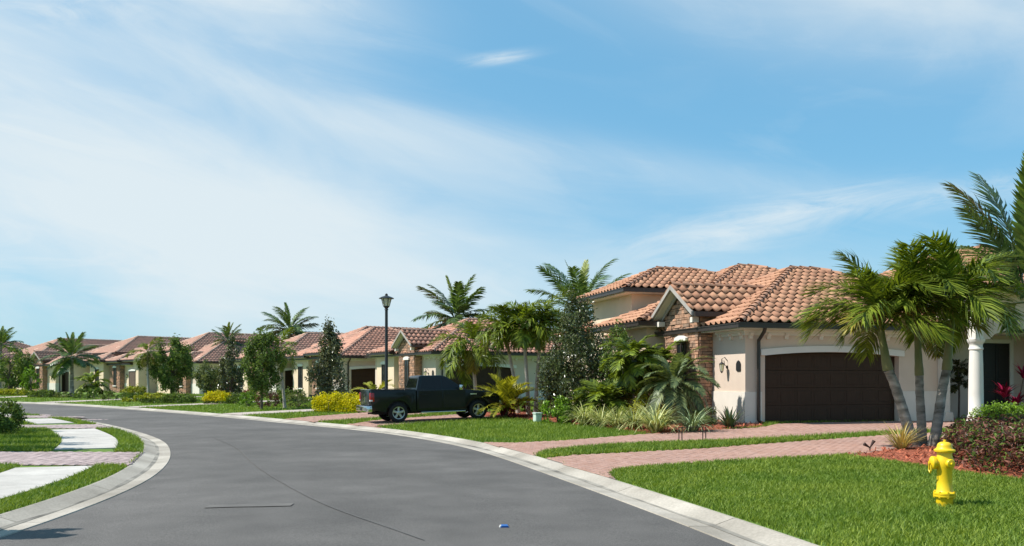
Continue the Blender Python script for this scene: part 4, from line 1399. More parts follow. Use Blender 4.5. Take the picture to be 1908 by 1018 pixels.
def hedge(label, poly, z, h, mat, n, leaf=0.07, seed=0, cat='hedge', name='hedge', mat2=None, round_=0.12, group=None, aspect=0.5, split=0.0, mix=0.0):
    """clipped or loose planting filling a ground polygon"""
    P2 = np.array(poly)
    c = P2.mean(0)
    root = thing(name, label, cat, (c[0], c[1], z), 0, group)
    rnd = np.random.RandomState(seed)
    lo, hi = P2.min(0), P2.max(0)
    q = lo + rnd.rand(n * 6, 2) * (hi - lo)
    q = q[inside(q, P2)][:n]
    # distance to the rim rounds the shoulders
    d = np.full(len(q), 9.0)
    for i in range(len(P2)):
        a, b = P2[i], P2[(i + 1) % len(P2)]
        t = np.clip(((q - a) @ (b - a)) / ((b - a) @ (b - a) + 1e-9), 0, 1)
        d = np.minimum(d, np.linalg.norm(q - (a + t[:, None] * (b - a)), axis=1))
    lump = 0.5 + 0.5 * np.sin(q[:, 0] * 7.1 + 1.3 * np.sin(q[:, 1] * 5.3)) * np.sin(q[:, 1] * 6.7 + q[:, 0] * 2.1)
    top = h * (0.8 + 0.24 * lump) * (1 - 0.35 * np.exp(-d / round_))
    f = rnd.rand(len(q))
    rim = d < 0.22
    zz = np.where(rim, top * (0.06 + 0.94 * f ** 0.8), top * (0.72 + 0.3 * f))
    up_ = rnd.rand(len(q)) < 0.05
    zz = np.where(up_, top * (1.0 + 0.22 * rnd.rand(len(q))), zz)
    P = np.column_stack([q - c, zz])
    out = np.column_stack([(q - c) / (hi - lo) * 1.2, np.where(zz > top * 0.75, 0.9, 0.15)])
    Nr = out + rnd.randn(len(q), 3) * 0.5
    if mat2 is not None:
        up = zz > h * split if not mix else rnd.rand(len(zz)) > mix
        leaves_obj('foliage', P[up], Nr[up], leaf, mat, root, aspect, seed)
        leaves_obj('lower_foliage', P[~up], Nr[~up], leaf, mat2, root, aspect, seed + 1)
    else:
        leaves_obj('foliage', P, Nr, leaf, mat, root, aspect, seed)
    # stems
    m_ = MB()
    for i in range(min(60, max(8, int((hi - lo).prod() * 6)))):
        p = P2[0] * 0 + lo + rnd.rand(2) * (hi - lo)
        if not inside([p], P2)[0]: continue
        p = p - c
        m_.tube([(p[0], p[1], -0.05), (p[0] + rnd.randn() * 0.04, p[1] + rnd.randn() * 0.04, h * 0.5), (p[0] + rnd.randn() * 0.1, p[1] + rnd.randn() * 0.1, h * 0.85)], [0.014, 0.01, 0.005], 4)
    if m_.v: m_.build('stems', 'bark2', root, kind='stuff')
    return root


def shrub(label, x, y, w, h, mat, n=700, leaf=0.09, seed=0, cat='shrub', name='shrub', group=None, aspect=0.45, z=None, shell=0.55, d=None):
    z = tz(x, y) if z is None else z
    root = thing(name, label, cat, (x, y, z), 0, group)
    P, Nr, cl = cloud_points(lambda t: math.sqrt(max(0.02, 1 - (2 * t - 0.75) ** 2 * 0.62)), n, max(14, n // 40), 0.11, seed, shell)
    P = P * np.array([w / 2, (d or w) / 2, h * 0.95]) + np.array([0, 0, 0.02])
    P[:, 2] = np.clip(P[:, 2], 0.02, h * 1.08)
    leaves_obj('foliage', P, Nr, leaf, mat, root, aspect, seed)
    m_ = MB(); rnd = random.Random(seed)
    for i in range(9):
        c = cl[rnd.randrange(len(cl))]
        m_.tube([(rnd.uniform(-.05, .05), rnd.uniform(-.05, .05), -0.05), (c[0] * w * 0.22, c[1] * w * 0.22, c[2] * h * 0.55), (c[0] * w * 0.42, c[1] * w * 0.42, c[2] * h * 0.85)], [0.016, 0.011, 0.005], 4)
    m_.build('stems', 'bark2', root, kind='stuff')
    return root


def blades(label, x, y, w, h, mat, n=80, lw=0.02, seed=0, cat='grass plant', name='strap_leaf_plant', group=None, bend=1.1, upright=0.0, loc=None, seg=5):
    """rosette of long arching strap leaves"""
    z = tz(x, y)
    root = thing(name, label, cat, loc or (x, y, z), 0, group)
    rnd = np.random.RandomState(seed)
    V, Fq = [], []
    for i in range(n):
        az = rnd.rand() * 6.283; el = rnd.uniform(0.75, 1.5) * (1 - upright) + 1.45 * upright
        L_ = rnd.uniform(0.7, 1.1) * math.hypot(h, w / 2) * 1.05
        bd = bend * rnd.uniform(0.5, 1.3)
        r0 = rnd.uniform(0, 0.09) * w
        p = np.array([math.cos(az) * r0, math.sin(az) * r0, -0.02])
        sd = np.array([-math.sin(az), math.cos(az), 0])
        k_ = len(V)
        for s_ in range(seg + 1):
            t = s_ / seg
            ww = lw * (0.75 + 0.9 * t - 1.6 * t * t) + 0.0015
            V += [tuple(p - sd * ww), tuple(p + sd * ww)]
            e = el - bd * t * 1.6
            p = p + np.array([math.cos(az) * math.cos(e), math.sin(az) * math.cos(e), math.sin(e)]) * L_ / seg
        Fq += [(k_ + 2 * s_, k_ + 2 * s_ + 1, k_ + 2 * s_ + 3, k_ + 2 * s_ + 2) for s_ in range(seg)]
    V = np.array(V); V[:, 2] = np.maximum(V[:, 2], -0.02)
    npobj('leaves', V, np.array(Fq), mat, root, True)
    return root


# --- three palms of the near bed
NP = 'palms of the triple clump beside the hydrant'


def adonidia(label, Y, pix_trunk, pix_shaft, top, nf, seed, r=0.105, key='adonidia', old=1, sc=1.0, group=None, el1=0.45, lo=0.0):
    px, py = pix_trunk[0]
    x = (px - CX) / F * Y
    z = tz(x, Y)
    base = (x, Y, z)
    root = thing('palm_tree', label, 'palm tree', base, 0, group)
    pts = px_pts(base, Y, pix_trunk); pts[0] = (0, 0, -0.05)
    trunk_mesh(root, pts, r, r * 0.82, 'bark' if key == 'adonidia' else 'palebark', 0.075, 1.45)
    sh = px_pts(base, Y, pix_shaft)
    trunk_mesh(root, [pts[-1]] + sh, r * 0.9, r * 0.5, 'shaft', 0.12, 1.1, 10, 'crownshaft')
    tp = sh[-1]
    if key == 'adonidia': sc *= 0.92
    elif el1 > 0: el1 = -0.2
    crown(root, key, tp, nf, seed, 1.5, el1, sc)
    rnd = random.Random(seed + 3)
    if key == 'adonidia':
        for i in range(4): add_frond(root, 'adonidia_up', tp, seed + i * 2.4, 1.5 - 0.13 * i, rnd.uniform(0.9, 1.05), rnd)
    for i in range(old):
        add_frond(root, 'adonidia_old', Vector(tp) + Vector((0, 0, -0.25)), rnd.uniform(0, 6.28), rnd.uniform(-0.5, -0.1), 0.85 * sc, rnd)
    return root, Vector(base) + Vector(tp)


YP = 17.6
r_, t_ = adonidia('grey ringed palm leaning left, first of the three beside the hydrant', YP, [(1704, 832), (1690, 790), (1668, 720), (1655, 690)], [(1647, 650), (1641, 608)], 0, 12, 3, 0.112, group=NP, old=0)
# its drooping flower-laden old leaf hangs on the right of the shaft
add_frond(r_, 'adonidia_old', t_ - r_.location, -0.4, 0.9, 0.95)
add_frond(r_, 'adonidia_old', t_ - r_.location + Vector((0, -0.05, -0.05)), 3.7, 0.8, 0.95)
adonidia('straight pale palm in the middle of the three beside the hydrant', YP + 0.15, [(1718, 836), (1717, 790), (1714, 740), (1713, 700)], [(1710, 640), (1708, 590)], 0, 12, 8, 0.095, group=NP, old=0)
r_, t_ = adonidia('dark ringed palm leaning right, last of the three beside the hydrant', YP - 0.1, [(1739, 832), (1748, 780), (1757, 720), (1764, 690)], [(1769, 635), (1778, 578)], 0, 12, 14, 0.104, group=NP, old=1)

# --- coconut palms
CG = 'coconut palms rising behind the villas'


def coconut(label, px, Y, pyc, nf, seed, key='coco_far', sc=1.0, base=None, r=0.13, spears=2, group=CG, el1=-0.3, el0=1.4, skip=None):
    x = (px - CX) / F * Y
    z = tz(x, Y)
    root = thing('coconut_palm', label, 'palm tree', (x, Y, z), 0, group)
    h = hgt(pyc, Y) - z
    lean = random.Random(seed).uniform(-0.3, 0.3)
    trunk_mesh(root, [(lean, 0, -0.1), (lean * 0.6, 0, h * 0.4), (0, 0, h)], r, r * 0.75, 'bark', 0.14, 1.6, 10)
    crown(root, key, (0, 0, h), nf, seed, el0, el1, sc, skip, 0.08)
    rnd = random.Random(seed)
    for i in range(spears): add_frond(root, 'spear', (0, 0, h), rnd.uniform(0, 6.28), rnd.uniform(1.35, 1.52), sc * 0.95, rnd)
    return root


bc = coconut('large coconut palm at the right edge, crown above the portico roof', 1935, 22.5, 553, 7, 5, 'coco_near', 1.15, spears=0, el0=0.8, el1=0.0, group=None)
hb = hgt(553, 22.5) - bc.location.z
for az, el, sc_, key in ((3.3, 1.12, 1.05, 'coco_near'), (2.9, 1.27, 1.25, 'coco_near'), (4.5, 1.46, 1.38, 'spear'), (0.4, 1.47, 1.4, 'coco_near'), (2.2, 1.4, 1.35, 'coco_near'), (3.5, 0.72, 0.95, 'coco_near'), (5.2, 1.2, 1.25, 'coco_near')):
    add_frond(bc, key, (-0.35, 0, hb), az, el, sc_)
coconut('coconut palm with broad crown behind the villa with the stone gable', 1083, 49, 582, 24, 21, 'coco', 1.12)
coconut('wind-bent coconut palm above the roof behind the pickup truck', 848, 63, 592, 21, 33, 'coco_far', 1.12)
coconut('coconut palm standing behind the villa with hipped stone bay', 540, 82, 614, 22, 41, 'coco_far', 0.98, spears=1)
coconut('small coconut palm crown just over the rose roof left of the green oval tree', 424, 88, 634, 16, 52, 'coco_far', 0.68)
coconut('coconut palm with grey trunk in front of the cream villas at the bend', 134, 70, 664, 24, 61, 'coco_far', 0.72, r=0.16, el1=-0.5)
coconut('coconut palm crown at the left edge above the round dark tree', 2, 82, 642, 18, 73, 'coco_far', 0.66)

# --- palms and trees in front of the middle villas
MG = 'slender pale-trunked palms beside the truck'
adonidia('slender palm curving left, nearest the truck bonnet', 34.2, [(966, 760), (960, 720), (953, 680), (949, 660)], [(946, 640), (944, 615)], 0, 18, 4, 0.075, 'adonidia_far', 0, 1.02, MG)
adonidia('slender straight palm, middle one of those right of the truck', 33.6, [(985, 772), (983, 730), (980, 680), (978, 650)], [(977, 635), (976, 608)], 0, 18, 9, 0.08, 'adonidia_far', 0, 1.02, MG)
adonidia('slender palm with two-tone trunk, right beside the dark magnolia', 34.0, [(998, 764), (1000, 720), (1003, 680), (1004, 655)], [(1006, 640), (1010, 605)], 0, 18, 17, 0.08, 'adonidia_far', 0, 1.02, MG)
adonidia('palm with drooping tired leaves rising behind the truck bonnet', 36.5, [(888, 765), (886, 730), (884, 700), (883, 690)], [(882, 665), (880, 640)], 0, 15, 23, 0.09, 'adonidia_far', 3, 1.15, MG, -0.6)
adonidia('thin palm with pale trunk and small drooping crown beside the green oval tree', 44, [(531, 756), (527, 720), (524, 690), (523, 676)], [(522, 664), (521, 648)], 0, 11, 27, 0.075, 'adonidia_far', 2, 0.85, None, -0.7)
adonidia('thin palm with pale trunk left of the round dark tree', 56, [(276, 745), (276, 715), (275, 690), (275, 680)], [(275, 672), (275, 655)], 0, 10, 29, 0.085, 'adonidia_far', 2, 0.85, None, -0.6)

cone = lambda t: max(0.05, (1 - t) ** 0.8) * (0.75 + 0.25 * math.cos(t * 17)) * min(1, 0.55 + t * 4)
oval = lambda t: math.sqrt(max(0.03, 1 - (2 * t - 0.92) ** 2))
ball = lambda t: math.sqrt(max(0.04, 1 - (2 * t - 1) ** 2))
column = lambda t: 0.95 * min(1, 0.75 + t * 2) * max(0.22, (1 - t ** 2.2)) + 0.03


def tree_px(label, px, Y, ytop, ybase, wpx, mat, shape, **kw):
    x, y, z = at(px, Y)
    h = hgt(ytop, Y) - z
    return tree(label, x, y, h, wpx / F * Y, mat, shape, **kw)


tree_px('tall dark glossy tree in front of the stone gable villa, right of the slender palms', 1078, 31, 556, 775, 162, 'leaf_dark', column, n=9000, nclump=170, leaf=0.12, trunk_h=0.06, seed=2, rc=0.08, shell=0.25, tr=0.07)
tree_px('dark conical magnolia with silvery leaves behind the yellow hedge', 615, 45, 600, 745, 112, 'leaf_magnolia', cone, n=3600, nclump=90, leaf=0.17, trunk_h=0.05, seed=4, rc=0.085, shell=0.2, name='magnolia_tree')
tree_px('light green oval tree with dark trunk on the lawn left of the thin palm', 487, 43, 620, 764, 68, 'leaf_mid', oval, n=5000, nclump=80, leaf=0.13, trunk_h=0.22, seed=6, rc=0.1)
tree_px('dark ragged magnolia between the rose roofed villa and the oval tree', 432, 53, 628, 748, 52, 'leaf_magnolia', column, n=1900, nclump=46, leaf=0.19, trunk_h=0.12, seed=8, rc=0.09, name='magnolia_tree')
tree_px('small grey-green tree beside the yellow-topped hedge', 388, 55, 676, 748, 52, 'leaf_grey', ball, n=1500, nclump=40, leaf=0.15, trunk_h=0.2, seed=10, rc=0.11)
tree_px('round dark green tree in front of the rose roofed villa', 320, 57, 634, 748, 80, 'leaf_mid', ball, n=5500, nclump=70, leaf=0.16, trunk_h=0.2, seed=12, rc=0.1, tr=0.09)
tree_px('round dark tree at the left edge in front of the farthest villa', 18, 78, 648, 738, 74, 'leaf_mid', ball, n=2200, nclump=50, leaf=0.24, trunk_h=0.16, seed=14, rc=0.11, tr=0.1)
tree_px('small bushy tree right of the dark tree at the left edge', 57, 74, 684, 738, 34, 'leaf_bright', oval, n=900, nclump=28, leaf=0.2, trunk_h=0.25, seed=15, rc=0.11)

tree_px('slim mid-green tree between the tall dark glossy tree and the stone gable', 1152, 30.0, 612, 770, 84, 'leaf_mid', oval, n=2600, nclump=60, leaf=0.11, trunk_h=0.12, seed=19, rc=0.1)
# small feathery palms by the stone gable villa
def clump_palm(label, px, Y, pytop, nf, key, seed, sc, trunk=0.5, el0=1.3, el1=-0.2, r=0.06, mat='bark2', name='small_palm', group=None):
    x, y, z = at(px, Y)
    root = thing(name, label, 'palm', (x, y, z), 0, group)
    h = trunk
    if h > 0.1: trunk_mesh(root, [(0, 0, -0.05), (0.02, 0, h * 0.5), (0, 0, h)], r, r * 0.9, mat, 0.07, 1.2, 9)
    crown(root, key, (0, 0, h), nf, seed, el0, el1, sc, None, 0.04)
    return root


clump_palm('feathery grey-green date palm in front of the stone gable', 1258, 26.2, 640, 40, 'pygmy', 1, 1.25, 1.35, 1.45, -0.5, 0.11)
clump_palm('small dark green palm with thin brown trunk left of the date palm', 1180, 27.5, 640, 22, 'small_green', 2, 1.0, 2.15, 1.4, -0.7, 0.045)
clump_palm('second thin-trunked small palm close to the date palm', 1198, 28.2, 640, 20, 'small_green', 3, 1.0, 1.9, 1.4, -0.7, 0.045)
clump_palm('small palm with green crown just left of the stone bay window', 1228, 28.6, 640, 20, 'small_green', 11, 1.05, 1.9, 1.4, -0.6, 0.045)
clump_palm('leafy small palm low beside the dark glossy tree', 1130, 28.0, 680, 20, 'small_green', 5, 1.15, 0.7, 1.35, -0.2, 0.05)
clump_palm('yellow-green feathery areca palm clump right of the truck', 942, 32.2, 680, 34, 'areca', 6, 1.0, 0.4, 1.5, 0.35, 0.09, 'shaft', 'areca_palm')
clump_palm('small feathery palm in front of the garage behind the yellow hedge', 700, 46, 685, 16, 'areca', 7, 0.95, 0.5, 1.3, -0.2, 0.08, 'bark2', 'small_palm')
clump_palm('low fan of palm leaves beside the arched door at the bend', 170, 74, 690, 13, 'small_green', 8, 1.7, 1.0, 1.3, -0.3, 0.1)

# strap-leaved plants along the bed
LG = 'variegated strap-leaf plants along the red mulch bed'
for i, (px, Y, w, h, lab) in enumerate([
        (1088, 27.0, 0.95, 0.62, 'striped strap-leaf plant right of the bright green shrub'),
        (1120, 26.2, 0.85, 0.55, 'smaller striped plant second from the bright green shrub'),
        (1150, 25.4, 0.9, 0.62, 'striped strap-leaf plant below the small dark palms'),
        (1182, 24.6, 0.95, 0.66, 'cream striped plant just left of the largest one'),
        (1222, 23.5, 1.25, 0.72, 'largest cream striped plant spilling over the mulch edge')]):
    blades(lab, (px - CX) / F * Y, Y, w * 1.25, h * 1.1, 'leaf_lily', 210, 0.015, 30 + i, group=LG)
blades('dark green striped plant behind the low metal stand', (1290 - CX) / F * 23.4, 23.4, 1.1, 0.75, 'leaf_lily_dark', 150, 0.018, 41, group=LG)
blades('spiky dark plant against the white corner of the garage wall', (1359 - CX) / F * 24.4, 24.4, 0.72, 0.58, 'leaf_agave', 46, 0.036, 45, bend=0.45, name='spiky_plant', cat='plant')
blades('dry straw-coloured tuft at the foot of the leaning palm', (1679 - CX) / F * 17.0, 17.0, 0.7, 0.55, 'leaf_straw', 120, 0.010, 47, bend=0.7, name='ornamental_grass')
x, y, z = at(1120, 28.6)
shrub('bushy fern-like shrub under the small dark palms', x, y, 2.0, 1.35, 'leaf_mid', 2600, 0.12, 3, aspect=0.3)
x, y, z = at(1215, 27.3)
shrub('yellow-green bush between the small palms and the date palm', x, y, 1.7, 1.1, 'leaf_yellowgreen', 1500, 0.1, 4, aspect=0.4)
x, y, z = at(1030, 28.4)
shrub('bright green broad-leaved shrub beside the pale green utility box', x + 0.18, y, 1.15, 0.85, 'leaf_bright', 1200, 0.12, 5, aspect=0.4)
x, y, z = at(1062, 28.6)
shrub('dark green shrub merged with the bright green one', x, y, 0.9, 0.72, 'leaf_mid', 700, 0.12, 6)
x, y, z = at(960, 32.0)
shrub('dark red copperleaf shrub below the slender palms', x, y, 1.1, 0.72, 'leaf_red', 1000, 0.1, 7, aspect=0.45)
x, y, z = at(1300, 25.6)
shrub('low dark shrub in the shade of the stone bay', x, y, 1.1, 0.6, 'leaf_mid', 600, 0.09, 8)

# near right: boxwood hedge, copper hedge, magenta plant, wall plant
pb = [h1(6.6, -1.8), h1(11.5, -1.8), h1(11.5, -2.7), h1(6.5, -2.7)]
hedge('clipped light green hedge in front of the white column', pb, tz(*pb[0]), 0.62, 'leaf_bright', 9000, 0.07, 3, split=0.0)
pc = [gp(1752, 868)[:2], gp(1830, 886)[:2], gp(1905, 895)[:2], gp(2080, 915)[:2], (12.3, 16.6), (10.9, 18.6), gp(1765, 836)[:2]]
hedge('loose copper and dark red hedge behind the yellow hydrant', pc, tz(*pc[1]), 0.66, 'leaf_copper', 22000, 0.095, 4, aspect=0.36, mat2='leaf_mid', mix=0.3)


def magenta_plant():
    x, y = h1(8.75, -1.35); z = tz(x, y)
    root = thing('cordyline', 'magenta cordyline plant with red leaf rosettes beside the dark door', 'plant', (x, y, z))
    rnd = random.Random(2)
    for i, (dx, dz, s_) in enumerate(((-0.25, 0.85, 1.0), (0.35, 1.45, 1.0), (0.1, 0.6, 0.8), (0.7, 1.0, 0.9))):
        MB().tube([(dx * 0.2, 0, -0.05), (dx * 0.7, 0.03, dz * 0.6), (dx, 0, dz)], [0.022, 0.018, 0.014], 6).build('stem', 'bark2', root)
        b_ = blades('x', 0, 0, 0.62 * s_, 0.5 * s_, 'leaf_magenta', 34, 0.04, 60 + i, bend=0.8)
        ch = b_.children[0]; ch.parent = root; ch.name = 'leaf_rosette'; ch.location = (dx, 0, dz - 0.03)
        bpy.data.objects.remove(b_)


magenta_plant()


def wall_plant():
    x, y = h1(8.25, 0.35); z = 0.3
    root = thing('potted_palm', 'dark shaded palm-like plant against the wall inside the portico', 'plant', (x, y, z))
    MB().tube([(0, 0, -0.28), (0.03, 0, 0.8), (0.0, 0, 1.75)], [0.035, 0.03, 0.022], 6).build('trunk', 'bark2', root)
    rnd = random.Random(5)
    for zz in (1.2, 1.75):
        for i in range(12): add_frond(root, 'shade', (0, 0, zz), i * 0.55, rnd.uniform(-0.2, 1.2), 0.9, rnd)


wall_plant()

# yellow hedge and the hedges along the far lawns
def hedge_px(label, px0, px1, Y0, Y1, depth, ytop, mat, n, leaf, seed, **kw):
    a, b = np.array(at(px0, Y0)[:2]), np.array(at(px1, Y1)[:2])
    d = (b - a) / np.linalg.norm(b - a); nn = np.array([-d[1], d[0]])
    if nn[1] < 0: nn = -nn
    z = tz(*((a + b) / 2))
    h = (hgt(ytop, (Y0 + Y1) / 2) - z) * 1.06
    n = int(n * 1.8)
    return hedge(label, [a, b, b + nn * depth, a + nn * depth], z, max(h, 0.3), mat, n, leaf, seed, **kw)


hedge_px('bright yellow hedge left of the pickup truck', 580, 672, 39.2, 38.0, 0.8, 737, 'leaf_yellow', 6500, 0.095, 1)
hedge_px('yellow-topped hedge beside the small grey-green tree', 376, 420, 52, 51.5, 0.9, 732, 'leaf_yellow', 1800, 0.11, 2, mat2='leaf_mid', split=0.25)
hedge_px('dark green end of the yellow-topped hedge', 421, 447, 51.5, 51, 0.9, 734, 'leaf_mid', 800, 0.11, 3)
x, y, z = at(464, 47)
shrub('rounded bright green shrub under the oval tree', x, y, 1.05, 0.85, 'leaf_bright', 900, 0.1, 21)
x, y, z = at(500, 46)
shrub('brownish red shrub right of the rounded green one', x, y, 1.3, 0.8, 'leaf_copper', 900, 0.1, 22)
x, y, z = at(552, 45)
shrub('low dark shrub between the thin palm and the yellow hedge', x, y, 1.3, 0.7, 'leaf_grey', 800, 0.1, 23)
hedge_px('clipped dark hedge in front of the shaded villa wall', 505, 562, 50, 49.5, 0.7, 726, 'leaf_mid', 900, 0.11, 24)
hedge_px('hedge with yellow top beside the arched door', 222, 262, 60, 59.5, 1.0, 722, 'leaf_yellowgreen', 1000, 0.14, 5, mat2='leaf_mid', split=0.6)  # yellow-green leaves above the split, mid-green below
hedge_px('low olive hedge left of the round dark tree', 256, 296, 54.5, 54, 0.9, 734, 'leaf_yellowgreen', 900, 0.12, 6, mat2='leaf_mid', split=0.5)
hedge_px('long dark hedge under the round dark tree', 297, 352, 54, 53.5, 0.9, 735, 'leaf_mid', 1100, 0.12, 7)
hedge_px('red-brown hedge along the villa wall behind the yellow-topped hedge', 392, 470, 58, 57, 0.7, 727, 'leaf_red', 900, 0.13, 8)
for i, (px, Y, w, yt, mat, lab) in enumerate([
        (150, 66, 1.3, 726, 'leaf_mid', 'dark bush at the foot of the coconut palm'),
        (178, 65, 1.5, 722, 'leaf_mid', 'dark round bush in front of the far arched door'),
        (203, 63, 1.2, 727, 'leaf_mid', 'low green bush between the arched door and the yellow-topped hedge'),
        (120, 69, 1.4, 732, 'leaf_grey', 'low grey bush left of the coconut palm'),
        (242, 58, 1.0, 738, 'leaf_yellowgreen', 'small yellow-green bush by the far driveway')]):
    x, y, z = at(px, Y)
    shrub(lab, x, y, w, max(0.5, hgt(yt, Y) - z), mat, 500, 0.14, 70 + i)
hedge_px('clipped dark hedge along the far driveway', 50, 92, 70, 69, 1.0, 728, 'leaf_mid', 900, 0.16, 9)
hedge_px('yellow-green hedge at the far left in front of the last villa', -20, 44, 76, 75, 1.0, 726, 'leaf_yellowgreen', 900, 0.17, 10)
x, y, z = at(-2, 24.2)
shrub('dense dark green bush at the left edge of the pavement lawn', x, y, 1.2, 1.0, 'leaf_mid', 3600, 0.09, 26)

# trees just outside the left edge whose shade falls on the lawn and the walk
for i, (x, y, h, w) in enumerate(((-12.9, 18.75, 4.6, 1.3), (-14.2, 20.4, 5.0, 1.2), (-15.9, 22.6, 5.2, 1.5), (-17.6, 25.3, 5.0, 1.4), (-7.35, 9.0, 3.5, 0.8))):  # the last one is added unseen, only for its shadow on the road
    tree(['slim garden tree nearest the paved crossing', 'second slim garden tree from the paved crossing', 'third slim garden tree from the paved crossing', 'last slim garden tree beside the left lawn', 'unseen little tree added to shade the road close to the viewer'][i],
         x, y, h, w, 'leaf_mid', oval, n=1400, nclump=40, leaf=0.14, trunk_h=0.35, seed=90 + i, name='garden_tree')


# ------------------------------------------------------------------ hydrant, lamp, truck, small things
def hydrant():
    x, y, z = gp(1760, 944)
    root = thing('fire_hydrant', 'bright yellow fire hydrant standing in the near lawn', 'hydrant', (x, y, z), math.radians(-20))
    k_ = 0.77 / 0.77
    MB().lathe([(0.094, -0.05), (0.094, 0.10), (0.1, 0.118), (0.124, 0.122), (0.124, 0.142)], 28).build('base_flange', 'yellow', root, smooth=True)
    MB().lathe([(0.124, 0.147), (0.124, 0.168), (0.1, 0.175), (0.088, 0.19), (0.084, 0.3), (0.084, 0.42), (0.098, 0.47), (0.102, 0.52), (0.098, 0.565), (0.084, 0.6), (0.082, 0.645)], 28).build('barrel', 'yellow', root, smooth=True)
    b_ = MB().lathe([(0.09, 0.645), (0.116, 0.655), (0.118, 0.675), (0.1, 0.685), (0.086, 0.70), (0.083, 0.725), (0.072, 0.75), (0.045, 0.766), (0.02, 0.77)], 28).build('bonnet', 'yellow', root, smooth=True)
    MB().lathe([(0.018, 0.768), (0.018, 0.795)], 5).build('operating_nut', 'yellow', b_)
    for i in range(8):
        w = i * math.pi / 4 + 0.2
        m_ = MB(); m_.lathe([(0.013, 0.108), (0.013, 0.186)], 6, Matrix.Translation((0.112 * math.cos(w), 0.112 * math.sin(w), 0)))
        m_.build('bolt', 'yellow', root)

    def nozzle(az, r, ln, zc, name):
        mt = Matrix.Translation((0, 0, zc)) @ Matrix.Rotation(az, 4, 'Z') @ Matrix.Rotation(math.pi / 2, 4, 'Y')
        nz = MB().lathe([(r * 0.95, 0.03), (r * 0.95, ln * 0.72)], 20, mt).build('nozzle', 'yellow', root, smooth=True)
        c = MB().lathe([(r * 1.12, ln * 0.7), (r * 1.16, ln * 0.76), (r * 1.16, ln * 0.93), (r * 1.0, ln), (r * 0.4, ln * 1.03)], 20, mt).build('nozzle_cap', 'yellow', nz, smooth=True)
        MB().lathe([(r * 0.32, ln * 1.02), (r * 0.3, ln * 1.18)], 5, mt).build('cap_nut', 'yellow', nz)
        return nz
    nz = nozzle(math.radians(180 + 14), 0.068, 0.155, 0.52, 'pumper')
    # cap chain hanging from the pumper cap
    d = Vector((math.cos(math.radians(194)), math.sin(math.radians(194)), 0))
    s_ = Vector((-d.y, d.x, 0))
    p = d * 0.165 + Vector((0, 0, 0.5))
    MB().tube([p + s_ * 0.03, p + s_ * 0.035 + Vector((0, 0, -0.07)), p + Vector((0, 0, -0.1)), p - s_ * 0.035 + Vector((0, 0, -0.07)), p - s_ * 0.03], 0.009, 6).build('cap_hook', 'yellow', nz, smooth=True)
    nozzle(math.radians(-64), 0.046, 0.135, 0.52, 'hose')
    nozzle(math.radians(88), 0.046, 0.135, 0.52, 'hose')


hydrant()


def lamp():
    x, y, z = at(720, 34.2)
    root = thing('street_lamp', 'black street lamp with glass lantern behind the pickup truck', 'street lamp', (x, y, z))
    top = hgt(547, 34.2) - z
    zl_ = top - 0.55
    MB().lathe([(0.15, -0.05), (0.15, 0.5), (0.12, 0.56), (0.1, 0.62), (0.085, 0.9), (0.068, 1.0), (0.058, zl_ - 0.3), (0.058, zl_ - 0.12), (0.08, zl_ - 0.1), (0.06, zl_ - 0.05), (0.1, zl_)], 14).build('pole', 'black', root, smooth=True)
    ln = MB()
    ln.lathe([(0.11, zl_), (0.12, zl_ + 0.03), (0.11, zl_ + 0.05)], 12)
    for i in range(6):
        w = i * math.pi / 3
        ln.tube([(0.12 * math.cos(w), 0.12 * math.sin(w), zl_ + 0.03), (0.2 * math.cos(w), 0.2 * math.sin(w), zl_ + 0.34)], 0.012, 4)
    ln.build('lantern_frame', 'black', root)
    MB().lathe([(0.11, zl_ + 0.051), (0.185, zl_ + 0.335)], 12).build('lantern_glass', 'lampglass', root, smooth=True)
    MB().lathe([(0.3, zl_ + 0.335), (0.3, zl_ + 0.36), (0.2, zl_ + 0.41), (0.08, zl_ + 0.45), (0.05, zl_ + 0.48), (0.06, zl_ + 0.51), (0.015, zl_ + 0.55)], 12).build('lantern_cap', 'black', root, smooth=True)


lamp()


